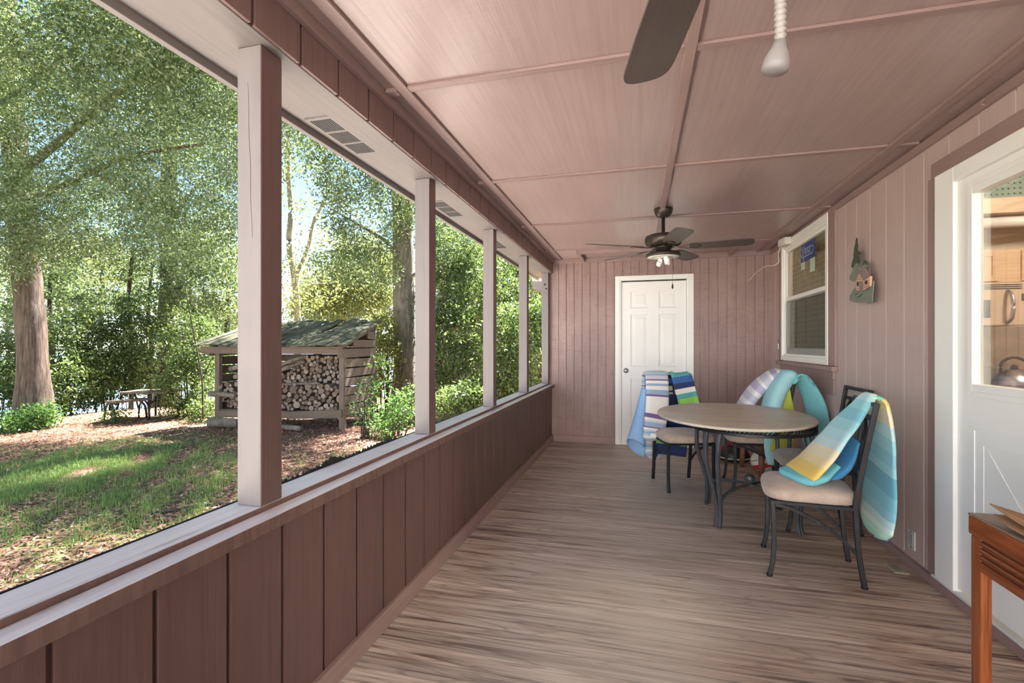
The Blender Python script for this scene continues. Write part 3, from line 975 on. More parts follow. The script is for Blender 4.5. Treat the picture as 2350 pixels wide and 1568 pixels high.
def kitchen():
    Y = 4.2
    t = thing('peg_board', 'sage green pegboard high on the kitchen wall', 'pegboard', (3.2, 4.55, 2.3))
    mb = MB().box(-1.5, 1.2, 0, .02, 0, .42)
    mb.cur = 1
    for i in range(72):
        for j in range(10):
            mb.box(-1.46 + i * .0368, -1.46 + i * .0368 + .011, -.002, .001, .02 + j * .04, .031 + j * .04)
    mb.build('board', [simple('sage_board', S(148, 166, 152), .7), M['black']], t)
    t = thing('kitchen_shelf', 'maple shelf rail under the pegboard', 'shelf', (3.2, 4.2, 2.185))
    MB().box(-1.5, 1.2, 0, .35, 0, .11).build('board', tanw, t, bevel=.003)
    t = thing('strip_light', 'slim white lamp tube under the kitchen shelf', 'lamp', (3.2, 4.3, 2.14))
    MB().tube([(-1.4, 0, 0), (1.1, 0, 0)], .042, 16).build('tube', simple('white_tube', S(236, 232, 222), .4), t)
    t = thing('upper_cabinet', 'tan maple cabinet above the microwave', 'cabinet', (2.2, 4.2, 1.69))
    MB().box(-.55, 1.2, .0, .38, 0, .235).build('body', tanw, t, bevel=.003)
    for x in (-.53, .40 - .0):
        mb = MB(); rect_frame_y(mb, -.012, .0, x, x + .80, .01, .225, .04); mb.box(x + .04, x + .76, -.006, 0, .05, .185)
        mb.build('door', tanw, t, bevel=.002)
    t = thing('microwave_oven', 'tan and black microwave with a curved steel handle', 'microwave', (2.2, 4.16, 1.385))
    MB().box(-.55, .42, .0, .4, 0, .30).build('body', simple('almond_enamel', S(196, 172, 146), .35), t, bevel=.006)
    mb = MB()
    for i in range(3): mb.box(-.5, .38, -.004, .002, .255 + i * .014, .261 + i * .014)
    mb.build('vent_slots', M['black'], t)
    MB().box(-.5, .20, -.005, .002, .055, .18).build('window', simple('dark_oven_glass', S(70, 66, 60), .15), t, bevel=.002)
    MB().box(.40 - .02, .41, -.005, .002, .17, .22).build('display', M['black'], t)
    MB().tube(cat_rom([(.30, 0, .02), (.30, -.04, .05), (.30, -.055, .13), (.30, -.04, .21), (.30, 0, .24)], 20), .012, 10).build('handle', M['steel'], t)
    t = thing('kitchen_range', 'dark topped kitchen range below the microwave', 'stove', (2.35, 3.95, 0))
    MB().box(-.6, .4, .0, .6, 0, .90).build('body', simple('range_enamel', S(120, 112, 100), .35), t, bevel=.006)
    MB().box(-.6, .4, -.01, .6, .90, .925).build('cooktop', simple('black_cooktop', S(40, 38, 36), .15), t, bevel=.004)
    MB().box(-.6, .4, .55, .62, .925, 1.08).build('backguard', simple('grey_backguard', S(128, 122, 112), .3), t, bevel=.01)
    t = thing('kettle', 'shiny steel kettle standing on the kitchen range', 'kettle', (2.50, 4.1, .926))
    MB().lathe([(0, 0), (.10, 0), (.115, .02), (.112, .07), (.085, .12), (.05, .145), (.045, .15), (.02, .158), (0, .16)], 32).build('body', M['steel'], t)
    MB().tube(cat_rom([(-.075, 0, .12), (-.07, 0, .2), (0, 0, .235), (.07, 0, .2), (.075, 0, .12)], 20), .009, 8).build('handle', M['black'], t)
    MB().lathe([(.018, 0), (.02, .01), (.012, .025), (0, .028)], 16, c=(0, 0, .158)).build('lid_knob', M['black'], t)
    MB().tube(cat_rom([(.09, 0, .09), (.13, 0, .12), (.155, 0, .15)], 10), [.02 - .0009 * i for i in range(10)], 10).build('spout', M['steel'], t)
    t = thing('kitchen_splashback', 'grey brown tiled panel behind the range', 'splashback', (2.4, 4.57, .93))
    MB().box(-.75, 1.2, 0, .02, 0, .46).build('panel', simple('splash_tile', S(150, 132, 112), .4, var=.2, vs=8), t)
    cl = thing('added_ceiling_light', 'unseen kitchen ceiling lamp added inside the house', 'lamp', (3.0, 2.6, HZ1))  # unseen lamp added to give the kitchen its warm light
    MB().lathe([(.16, 0), (.16, -.03), (.12, -.07), (.0, -.085)], 28).build('shade', simple('lit_shade', (1, .86, .66), .5, var=0, emit=6), cl)
    L = bpy.data.lights.new('added_lamp', 'POINT'); L.energy = KITCHEN_W; L.color = (1, .91, .8); L.shadow_soft_size = .15
    lo = bpy.data.objects.new('added_lamp', L); COL.objects.link(lo); lo.parent = cl; lo.location = (0, 0, -.2)
    c2 = copy_tree(cl)  # second unseen lamp, added to brighten the blind from behind
    for q_ in c2.children:
        if q_.type == 'LIGHT':
            q_.data = q_.data.copy(); q_.data.energy = 34; q_.data.color = (1, .95, .88)
    c2.location = (2.6, 5.3, HZ1); c2['label'] = 'unseen lamp added behind the blind to brighten it'
def rect_frame_y(mb, y0, y1, a, b_, c, e, t):
    mb.box(a, a + t, y0, y1, c, e); mb.box(b_ - t, b_, y0, y1, c, e)
    mb.box(a + t, b_ - t, y0, y1, c, c + t); mb.box(a + t, b_ - t, y0, y1, e - t, e)
KITCHEN_W = 90
kitchen()
# ---------------------------------------------------------------- chairs
def cushion(mb):
    prof = [(.90, .412), (.985, .418), (1.0, .432), (1.0, .446), (.985, .460), (.94, .472), (.86, .481), (.7, .489), (.45, .494), (.2, .496)]
    n = 48
    vs, fs = [], []
    def outline(a):
        c, s = math.cos(a), math.sin(a)
        e = .42
        x = math.copysign(abs(c) ** e, c)
        y = math.copysign(abs(s) ** e, s)
        hw = .208 + .022 * x                      # wider at the front
        return (.005 + .215 * x + .012 * (1 - y * y) * (x > 0), hw * y)
    for (k, z) in prof:
        for j in range(n):
            x, y = outline(2 * PI * j / n)
            vs.append((x * k, y * k, z))
    for i in range(len(prof) - 1):
        for j in range(n):
            fs.append((i * n + j, i * n + (j + 1) % n, (i + 1) * n + (j + 1) % n, (i + 1) * n + j))
    fs.append(tuple(reversed(range(n))))
    fs.append(tuple((len(prof) - 1) * n + j for j in range(n)))
    return mb.add(vs, fs, None, None, True)

def make_chair(name, label, loc, rz):
    t = thing(name, label, 'chair', loc, rz, 'iron dining chairs round the table')
    cushion(MB()).build('seat', M['suede'], t)
    mb = MB()
    for s in (-1, 1):
        mb.bar([(-.185, s * .178, .402), (.185, s * .205, .402)], .018, .018)
    mb.bar([(.19, -.205, .402), (.19, .205, .402)], .018, .018)
    mb.bar([(-.185, -.178, .402), (-.185, .178, .402)], .018, .018)
    mb.build('seat_frame', M['iron'], t, bevel=.002)
    for s in (-1, 1):
        # front leg: gentle sabre curve with a little foot
        p = cat_rom([(.190, s * .200, .41), (.186, s * .200, .30), (.184, s * .200, .18), (.192, s * .202, .07), (.206, s * .204, .008)], 16)
        lg = MB().bar(p, .023, .023, up=(1, 0, 0)).build('leg', M['iron'], t, bevel=.003)
        MB().lathe([(.0, 0), (.015, 0), (.016, .006), (.014, .014), (0, .015)], 14, c=(.206, s * .204, 0)).build('foot_cap', M['black'], lg)
        # rear leg runs on as the back post
        p = cat_rom([(-.228, s * .172, .006), (-.205, s * .173, .16), (-.190, s * .175, .36), (-.192, s * .178, .46), (-.225, s * .188, .68), (-.272, s * .203, .955)], 22)
        lg = MB().bar(p, .024, .024, up=(1, 0, 0)).build('leg', M['iron'], t, bevel=.003)
        MB().lathe([(.0, 0), (.015, 0), (.016, .006), (.014, .012), (0, .013)], 14, c=(-.228, s * .172, 0)).build('foot_cap', M['black'], lg)
        # curved side brace, front top to rear low
        p = cat_rom([(.178, s * .197, .385), (.10, s * .194, .372), (-.02, s * .188, .318), (-.13, s * .18, .24), (-.203, s * .174, .16)], 16)
        MB().bar(p, .013, .017, up=(0, 0, 1)).build('side_brace', M['iron'], t, bevel=.002)
    def post(z):                   # x and half width of the back at height z
        k = (z - .46) / .495
        return (-.192 - .080 * k ** 1.15, .178 + .025 * k)
    for z in (.943, .872, .555):
        x, hw = post(z)
        MB().bar([(x, -hw, z), (x, hw, z)], .018, .022, up=(0, 0, 1)).build('back_rail', M['iron'], t, bevel=.002)
    # ornament: centre panel of small squares between two bowed bars
    on = MB()
    for s in (-1, 1):
        pts = []
        for i in range(13):
            u = i / 12
            z = .562 + .31 * u
            x, hw = post(z)
            y = s * (.062 + .085 * math.sin(PI * u))
            pts.append((x, y, z))
        on.bar(pts, .016, .014, up=(1, 0, 0))
        pts = [(post(.565 + .30 * i / 8)[0], s * .034, .565 + .30 * i / 8) for i in range(9)]
        on.bar(pts, .012, .012, up=(1, 0, 0))
    for z in (.62, .715, .81):
        x, hw = post(z)
        on.bar([(x, -.034, z), (x, .034, z)], .012, .012)
        x2, _ = post(z + .047)
    on.build('back_ornament', M['iron'], t, bevel=.001)
    return t

def chair_copy(src, label, loc, rz):
    c = copy_tree(src)
    c.location = loc; c.rotation_euler = (0, 0, rz); c['label'] = label
    return c
rz_of = lambda fx, fy: math.atan2(fy, fx)
CH_D = make_chair('dining_chair', 'iron dining chair at the front, draped with the yellow and aqua striped float', (.918, 3.055, 0), rz_of(-.985, .15))
CH_C = chair_copy(CH_D, 'bare-backed iron dining chair pushed against the house wall right of the table', (1.18, 3.81, 0), rz_of(-1, .02))
CH_B = chair_copy(CH_D, 'iron dining chair behind the table below the window, under aqua floats', (.975, 4.665, 0), rz_of(-1, -.02))
CH_A = chair_copy(CH_D, 'iron dining chair before the end door, with striped float and towel on its back', (.368, 4.545, 0), rz_of(.34, -.94))

# ---------------------------------------------------------------- table
TB = thing('dining_table', 'oval stone topped patio table on curved iron legs', 'table', (.77, 3.79, 0))
mb = MB()
ax, ay, rt = .535, .69, math.radians(-6)
n = 80
prof = [(.90, .716), (.985, .718), (1.0, .726), (1.0, .731), (.993, .7365), (.975, .738), (.5, .738), (.0, .738)]
vs, fs = [], []
for (kk, z) in prof:
    for j in range(n):
        a = 2 * PI * j / n
        x, y = ax * kk * math.cos(a), ay * kk * math.sin(a)
        vs.append((-.098 + x * math.cos(rt) - y * math.sin(rt), .095 + x * math.sin(rt) + y * math.cos(rt), z))
for i in range(len(prof) - 1):
    for j in range(n):
        fs.append((i * n + j, i * n + (j + 1) % n, (i + 1) * n + (j + 1) % n, (i + 1) * n + j))
fs.append(tuple(reversed(range(n))))
mb.add(vs, fs, None, None, True)
mb.build('tabletop', M['stone'], TB)
RA = .405
ring = lambda r, z: [(r * math.cos(2 * PI * i / 64), r * math.sin(2 * PI * i / 64), z) for i in range(64)]
mb = MB()
mb.bar(ring(RA, .708), .022, .014, closed=True)
mb.bar(ring(RA, .664), .022, .020, closed=True)
ap = mb.build('apron', M['iron'], TB, bevel=.002)
mb = MB()
for i in range(96):
    a = 2 * PI * i / 96
    b = a + .075
    mb.tube([(RA * math.cos(a), RA * math.sin(a), .672), (RA * math.cos((a + b) / 2) * 1.012, RA * math.sin((a + b) / 2) * 1.012, .688), (RA * math.cos(b), RA * math.sin(b), .704)], .0055, 6)
mb.build('rope_lattice', M['iron'], ap)
MB().lathe([(RA - .03, .7085), (RA - .03, .7155), (RA + .004, .7155), (RA + .004, .7085)], 64).build('support_ring', M['iron'], TB)
for sx, sy in ((-1, -1), (-1, 1), (1, 1), (1, -1)):
    fx, fy = sx * .246, sy * .248
    L = math.hypot(fx, fy)
    ux, uy = fx / L, fy / L
    vx, vy = -uy, ux
    mb = MB()
    for s in (-1, 1):
        pts = []
        for (z, out, sp) in ((.665, .045, .052), (.60, .062, .051), (.50, .070, .047), (.40, .058, .039), (.30, .030, .026), (.21, .004, .0155), (.12, -.002, .0135), (.05, .002, .0135), (.006, .012, .0135)):
            pts.append((ux * (L + out) + vx * s * sp, uy * (L + out) + vy * s * sp, z))
        mb.bar(cat_rom(pts, 28), .024, .024, up=(ux, uy, 0))
    lg = mb.build('leg', M['iron_table'], TB, bevel=.003)
    q = [(ux * (L - .006), uy * (L - .006), .172), (ux * L * .72, uy * L * .72, .222), (ux * L * .4, uy * L * .4, .243), (ux * .012, uy * .012, .247)]
    MB().bar(cat_rom(q, 16), .024, .014, up=(0, 0, 1)).build('stretcher', M['iron_table'], TB, bevel=.002)
MB().lathe([(0, .250), (.018, .252), (.012, .258), (.024, .264), (.033, .276), (.036, .290), (.033, .304), (.022, .318), (0, .324)], 24).build('finial_ball', M['iron_table'], TB)

# ---------------------------------------------------------------- soft things on the chairs
def soft(name, label, cat, group=None):
    return thing(name, label, cat, (0, 0, 0), 0, group)
YEL, CRM, AQL, AQ, TEAL, MINT = S(240, 208, 118), S(232, 220, 184), S(186, 220, 220), S(132, 196, 208), S(98, 172, 190), S(168, 222, 200)
fl_front = stripes('aqua_yellow_bands', [(0, MINT), (.10, S(205, 228, 222)), (.26, AQL), (.36, S(150, 208, 214)), (.45, AQ), (.53, S(158, 210, 216)), (.60, S(178, 218, 222)), (.67, S(198, 222, 222)), (.725, CRM), (.80, S(238, 216, 160)), (.87, YEL), (.93, S(244, 204, 100))])
LT = lambda c: tuple(min(1, v * 1.12 + .05) for v in c)
fl_rear = stripes('green_yellow_aqua_bands', [(p_, LT(c_)) for p_, c_ in [(0, MINT), (.08, S(120, 196, 160)), (.16, YEL), (.24, S(240, 220, 150)), (.30, CRM), (.385, AQL), (.44, S(150, 208, 214)), (.50, AQ), (.56, S(150, 206, 214)), (.60, TEAL), (.69, S(120, 190, 204)), (.76, AQ), (.81, AQL), (.86, S(206, 232, 218)), (.90, S(180, 224, 200)), (.95, S(150, 212, 184))]])
blue_back = simple('sky_blue_foam', S(70, 140, 190), .8, var=.15)
aqua_foam = simple('aqua_foam', S(128, 206, 216), .8, var=.06, vs=4)

def capped(mb_pts, sides, widths, thick, **kw):
    return ribbon(MB(), mb_pts, sides, widths, thick, **kw)

t = soft('pool_float', 'long yellow and aqua striped foam float over the front chair back', 'pool float', 'foam pool floats on chairs')
# front flap falls from the top rail onto the seat
ribbon(MB(), [(1.205, 2.945, .965), (1.178, 2.945, .980), (1.145, 2.95, .935), (1.055, 2.985, .790), (.955, 3.015, .632), (.862, 3.025, .528)],
       [(0, 1, 0), (0, 1, 0), (-.03, 1, 0), (-.08, 1, -.01), (-.12, 1, -.02), (-.15, 1, -.02)],
       [(0, .11), (.22, .115), (.38, .15), (.6, .27), (.8, .335), (.97, .36), (1, .345)], [(0, .022), (.5, .03), (.97, .03), (1, .012)], n=60, ripple=.004, seed=2, ortho=False).build('front_flap', fl_front, t)
ribbon(MB(), [(1.165, 2.945, .974), (1.205, 2.945, .968), (1.228, 2.955, .90), (1.243, 2.985, .72), (1.250, 3.015, .52), (1.246, 3.035, .34), (1.236, 3.04, .215)],
       [(0, 1, 0), (0, 1, 0), (.04, 1, 0), (.04, 1, 0), (.03, 1, 0), (.02, 1, 0), (.02, 1, 0)],
       [(0, .12), (.1, .13), (.25, .19), (.5, .33), (.75, .38), (.9, .35), (.97, .25), (1, .10)], [(0, .02), (.5, .026), (.97, .024), (1, .008)], n=64, ripple=.005, seed=5).build('rear_flap', fl_rear, t)
ribbon(MB(), [(1.262, 3.015, .70), (1.266, 3.045, .52), (1.262, 3.05, .34), (1.250, 3.045, .205)],
       [(.03, 1, 0)] * 4, [(0, .18), (.4, .30), (.85, .32), (.96, .26), (1, .10)], [(0, .008), (1, .010)], n=40, seed=5).build('blue_underside', blue_back, t)
# pillow end tucked under the front flap, blue layer behind it
ribbon(MB(), [(1.04, 3.06, .59), (.96, 3.05, .54), (.90, 3.04, .52), (.85, 3.03, .512), (.815, 3.02, .505)],
       [(-.15, 1, .02)] * 5, [(0, .18), (.3, .28), (.75, .31), (.95, .22), (1, .08)], [(0, .03), (.5, .055), (.9, .04), (1, .01)], n=36, seed=8).build('pillow', aqua_foam, t)
ribbon(MB(), [(1.13, 2.99, .74), (1.10, 3.02, .63), (1.04, 3.03, .55), (.99, 3.03, .52)], [(-.1, 1, .0)] * 4,
       [(0, .10), (.5, .18), (.9, .17), (1, .08)], [(0, .015), (.6, .04), (1, .015)], n=30, seed=9).build('blue_lining', blue_back, t)

# --- chair before the end door
LV, BLg, WH, PU, GB = S(196, 194, 206), S(150, 172, 196), S(230, 226, 222), S(120, 98, 140), S(176, 200, 208)
seq = [PU, WH, LV, BLg, PU, WH, BLg, GB, GB, BLg, LV, PU, WH, BLg, WH, BLg, PU, WH, WH, PU, WH, LV, BLg, PU, WH, LV, BLg, GB, WH, GB, BLg, LV]
pos = [0, .045, .075, .10, .125, .14, .175, .20, .24, .275, .30, .335, .345, .37, .39, .42, .46, .475, .52, .62, .66, .685, .70, .745, .755, .78, .80, .83, .86, .885, .92, .95]
lav = stripes('lavender_blue_stripes', list(zip(pos, seq)))
ca, sa = .941, .338                       # chair A: across vector (to image right) and facing
AX, FX = Vector((.94, .34, 0)), Vector((.34, -.94, 0))
A0 = Vector((.368, 4.545, 0))
def A(u, f, z):
    p = A0 + AX * u + FX * f
    return (p.x, p.y, z)
t = soft('pool_float', 'lavender and blue striped foam float hung over the chair before the end door', 'pool float', 'foam pool floats on chairs')
ribbon(MB(), [A(-.14, -.315, .955), A(-.14, -.27, .985), A(-.14, -.225, .965), A(-.145, -.19, .82), A(-.16, -.165, .66), A(-.185, -.15, .52), A(-.20, -.145, .415), A(-.20, -.145, .372)],
       [AX] * 8, [(0, .215), (.3, .22), (.6, .215), (.88, .205), (.97, .15), (1, .07)], [(0, .03), (.2, .035), (.6, .06), (.9, .07), (1, .02)], n=64, sq=.5, seed=3).build('front_flap', lav, t)
tg = MB().box(-.03, .03, -.003, .003, -.018, .018)
tgo = tg.build('cloth_label', simple('white_cloth_label', S(238, 238, 234), .8, var=.01), t, loc=A(-.215, -.103, .425), rot=(0, .1, rz_of(.94, .34)))
ribbon(MB(), [A(-.14, -.27, .972), A(-.14, -.315, .955), A(-.14, -.335, .80), A(-.13, -.345, .55), A(-.12, -.345, .30), A(-.115, -.345, .155)],
       [AX] * 6, [(0, .2), (.5, .21), (.9, .2), (1, .1)], [(0, .02), (.9, .03), (1, .01)], n=50, seed=4).build('rear_flap', lav, t)
# powder blue sheet that curls into an open roll
t = soft('pool_float', 'powder blue foam mat curling open low behind the lavender striped float', 'pool float', 'foam pool floats on chairs')
nU, nV = 26, 22
vs, uvs = [], []
pb = simple('powder_blue_foam', S(142, 178, 218), .8, var=.08, vs=3)
for i in range(nU):
    u = i / (nU - 1)                              # down the hang
    z = .84 - .56 * u
    rad = .035 + .060 * u ** 1.2
    for j in range(nV):
        v = j / (nV - 1)
        a = PI * (-.15 + 1.5 * v)
        cxu = -.245 - .085 * u
        x = cxu - rad * math.sin(a) * 1.0 + .02
        f = -.27 + rad * math.cos(a) * .9
        zz = z + (.075 * math.sin(a) + .06 * math.cos(a)) * u ** 2
        vs.append(A(x, f, zz))
fs = [(i * nV + j, i * nV + j + 1, (i + 1) * nV + j + 1, (i + 1) * nV + j) for i in range(nU - 1) for j in range(nV - 1)]
mb = MB(); mb.add(vs, fs, None, None, True)
o = mb.build('sheet', pb, t, recalc=False)
md = o.modifiers.new('thick', 'SOLIDIFY'); md.thickness = .014; md.offset = 0

# beach towel on the right half of the same chair
TN, TT, TG, TW, TB_ = S(48, 62, 108), S(96, 164, 166), S(138, 198, 92), S(228, 222, 214), S(64, 104, 160)
tow = stripes('teal_navy_green_bands', [(0, TN), (.12, TG), (.23, TW), (.30, TT), (.43, TB_), (.52, TN), (.59, TW), (.66, TT), (.72, TG), (.80, TW), (.90, TT)])
tow2 = stripes('navy_towel_bands', [(0, TW), (.1, TB_), (.30, TW), (.38, TN), (.62, S(40, 48, 84)), (.80, TG), (.84, TN), (.95, S(44, 56, 100))])
t = soft('beach_towel', 'teal, navy and green striped beach towel over the chair before the end door', 'towel')
ribbon(MB(), [A(.10, -.315, .95), A(.10, -.275, .978), A(.105, -.232, .965), A(.125, -.20, .84), A(.15, -.178, .70), A(.165, -.165, .58)],
       [AX] * 6, [(0, .2), (.3, .215), (1, .19)], [(0, .014), (1, .014)], n=60, m=28, ripple=.008, seed=6).build('front_fold', tow, t)
ribbon(MB(), [A(.10, -.275, .968), A(.10, -.315, .95), A(.085, -.335, .75), A(.07, -.345, .5), A(.05, -.345, .32), A(.03, -.345, .19)],
       [AX] * 6, [(0, .24), (.4, .34), (1, .36)], [(0, .014), (1, .014)], n=60, m=28, ripple=.012, seed=7).build('rear_fold', tow2, t)
t = soft('navy_cloth', 'crumpled navy and royal blue cloth hanging inside the chair before the end door', 'cloth')
ribbon(MB(), [A(.12, -.20, .70), A(.12, -.17, .62), A(.11, -.155, .56), A(.10, -.15, .51)], [AX] * 4, [(0, .14), (.5, .25), (1, .24)], [(0, .02), (1, .03)], n=30, m=28, ripple=.01, seed=12).build('cloth', simple('royal_blue_cloth', S(44, 68, 150), .85, var=.35, vs=7), t)

# --- chair behind the table
B0, BF, BA = Vector((.975, 4.665, 0)), Vector((-1, -.02, 0)), Vector((.02, -1, 0))
def B(u, f, z):                       # u toward the viewer, f toward the table
    p = B0 + BA * u + BF * f
    return (p.x, p.y, z)
lav2 = stripes('pale_lavender_stripes', list(zip([0, .07, .10, .16, .19, .24, .27, .33, .36, .42, .45, .52, .55, .62, .66, .72, .76, .84], [PU, WH, LV, WH, S(160, 150, 178), WH, LV, WH, S(170, 160, 190), WH, LV, WH, S(186, 176, 200), WH, LV, WH, LV, WH])))
t = soft('pool_float', 'pale lavender striped foam float on the far chair below the window', 'pool float', 'foam pool floats on chairs')
ribbon(MB(), [B(-.02, -.295, .955), B(-.02, -.26, .988), B(-.03, -.18, .975), B(-.06, -.05, .86), B(-.08, .06, .69), B(-.09, .12, .54)], [BA] * 6,
       [(0, .20), (.3, .27), (.7, .34), (1, .28)], [(0, .025), (.4, .11), (.8, .09), (1, .02)], n=50, seed=21, sq=.5).build('front_flap', lav2, t)
t = soft('pool_float', 'plain pale aqua foam float folded over the far chair below the window', 'pool float', 'foam pool floats on chairs')
pa = simple('pale_aqua_foam', S(164, 212, 218), .8, var=.06, vs=3)
ribbon(MB(), [B(.13, -.30, .95), B(.13, -.265, .988), B(.135, -.215, .965), B(.15, -.14, .84), B(.16, -.10, .70), B(.17, -.07, .56)], [BA] * 6,
       [(0, .18), (.3, .23), (.7, .30), (1, .29)], [(0, .025), (.35, .12), (.8, .12), (1, .03)], n=50, seed=22, sq=.5).build('front_flap', pa, t)
ribbon(MB(), [B(.225, -.12, .62), B(.24, -.115, .50), B(.25, -.12, .40), B(.245, -.13, .30), B(.24, -.135, .25)], [(1, .2, 0)] * 5,
       [(0, .16), (.5, .2), (.9, .17), (1, .06)], [(0, .02), (.8, .025), (1, .008)], n=36, seed=23).build('hanging_end', pa, t)
t = soft('pool_float', 'teal foam float with a dark drawing hanging behind the far chair', 'pool float', 'foam pool floats on chairs')
def turtle():
    m, nt, b, out = new_mat('teal_foam_with_drawing')
    uv = nd(nt, 'ShaderNodeUVMap')
    mp = nd(nt, 'ShaderNodeMapping'); mp.inputs['Location'].default_value = (-.30, -.55, 0); mp.inputs['Scale'].default_value = (1, .45, 1)
    nt.links.new(uv.outputs[0], mp.inputs[0])
    ln = nd(nt, 'ShaderNodeVectorMath', operation='LENGTH')
    nt.links.new(mp.outputs[0], ln.inputs[0])
    n = noise(nt, uv.outputs[0], 14, 3)
    k = nd(nt, 'ShaderNodeMath', operation='MULTIPLY_ADD', in_1=.16, in_2=-.08)
    nt.links.new(n, k.inputs[0])
    ad = nd(nt, 'ShaderNodeMath', operation='ADD')
    nt.links.new(ln.outputs['Value'], ad.inputs[0]); nt.links.new(k.outputs[0], ad.inputs[1])
    d = ramp(nt, ad.outputs[0], [(.0, .75), (.05, .2), (.10, .0), (.115, .85), (.13, 0.)])
    c = mixc(nt, d, S(120, 186, 190), S(62, 78, 84))
    nt.links.new(c, b.inputs['Base Color']); b.inputs['Roughness'].default_value = .7
    return m
ribbon(MB(), [B(.19, -.23, .95), B(.195, -.275, .988), B(.20, -.325, .955), B(.215, -.385, .84), B(.225, -.425, .70), B(.225, -.435, .55), B(.22, -.43, .40), B(.21, -.42, .30)], [(.55, -.84, 0)] * 8,
       [(0, .15), (.3, .17), (.6, .2), (.9, .2), (1, .08)], [(0, .03), (.5, .04), (1, .012)], n=60, seed=24, sq=.5).build('rear_flap', turtle(), t)
t = soft('yellow_green_towel', 'yellow green towel hanging behind the table from the far chair', 'towel')
ribbon(MB(), [B(.21, -.205, .90), B(.225, -.20, .76), B(.235, -.19, .62), B(.25, -.17, .48), B(.26, -.15, .36)], [(-.9, -.3, 0)] * 5,
       [(0, .06), (.4, .13), (1, .2)], [(0, .012), (1, .014)], n=46, m=28, ripple=.012, seed=25).build('cloth', simple('lime_cloth', S(190, 200, 84), .85, var=.1, vs=5), t)

# --- balls and small stool behind the chairs
t = thing('volleyball', 'white ball with a red band on the deck under the far chair', 'ball', (1.17, 5.20, .108))
r = .108
def ballmat():
    m, nt, b, out = new_mat('white_ball_red_band')
    tc = nd(nt, 'ShaderNodeTexCoord'); sp = nd(nt, 'ShaderNodeSeparateXYZ')
    mp = nd(nt, 'ShaderNodeMapping'); mp.inputs['Rotation'].default_value = (.2, .3, 0)
    nt.links.new(tc.outputs['Object'], mp.inputs[0]); nt.links.new(mp.outputs[0], sp.inputs[0])
    z = nd(nt, 'ShaderNodeMath', operation='MULTIPLY_ADD', in_1=1 / (2 * r), in_2=.5)
    nt.links.new(sp.outputs[2], z.inputs[0])
    c = ramp(nt, z.outputs[0], [(0, S(220, 216, 208)), (.22, S(206, 46, 44)), (.42, S(232, 228, 220)), (.60, S(120, 118, 112)), (.63, S(226, 220, 206))], 'CONSTANT')
    nt.links.new(c, b.inputs['Base Color']); b.inputs['Roughness'].default_value = .45
    return m
MB().lathe([(r * math.sin(PI * i / 20), -r * math.cos(PI * i / 20)) for i in range(21)], 32).build('ball_cover', ballmat(), t)
mb = MB()
for k_ in range(3):
    a = k_ * PI / 3
    mb.tube([(r * 1.001 * math.cos(u) * math.cos(a), r * 1.001 * math.cos(u) * math.sin(a), r * 1.001 * math.sin(u)) for u in [2 * PI * i / 48 for i in range(48)]], .0018, 5, closed=True)
mb.build('seams', simple('grey_seam', S(120, 116, 110), .7), t)
t = thing('sports_helmet', 'black helmet with red and white trim on the deck by the end wall', 'helmet', (.985, 5.62, .0))
hb = MB()
pr = []
for i in range(13):
    a = PI / 2 * i / 12
    pr.append((.125 * math.cos(a) if i < 12 else 0, .05 + .125 * math.sin(a)))
hb.lathe([(.105, .005), (.122, .02), (.127, .05)] + pr[1:], 32, ax=(1.2, 1))
hb.build('shell', simple('matt_black_shell', S(38, 38, 40), .4, var=.1), t)
MB().tube([(.153 * math.cos(u), .128 * math.sin(u), .045) for u in [2 * PI * i / 48 for i in range(48)]], .008, 8, closed=True).build('rim', simple('pale_rim', S(196, 190, 176), .6), t)
mb = MB()
for s in (-1, 1):
    mb.tube([(.155 * math.cos(a), s * .02 - .128 * abs(math.sin(a)) * .0 - .0, .05 + .128 * math.sin(a)) for a in [PI * i / 16 for i in range(17)]], .007, 6)
mb.build('red_stripe', simple('red_trim', S(170, 48, 44), .5), t)
t = thing('wooden_stool', 'small stool with round brown wooden legs against the house wall', 'stool', (1.15, 5.30, 0), .3)
wl = oak('brown_turned_wood', S(92, 58, 42), S(146, 100, 78), 'Z', .5)
for x, y in ((-.11, -.26), (-.10, .12), (.13, -.24), (.14, .14)):
    MB().tube([(x * 1.0, y, 0), (x * .95, y * .96, .12), (x * .85, y * .9, .33)], [.024, .026, .030], 16).build('leg', wl, t)
mb = MB().lathe([(0, .325), (.2, .325), (.21, .335), (.21, .352), (.2, .36), (0, .36)], 36, c=(.01, -.06, 0)); mb.build('seat', wl, t)

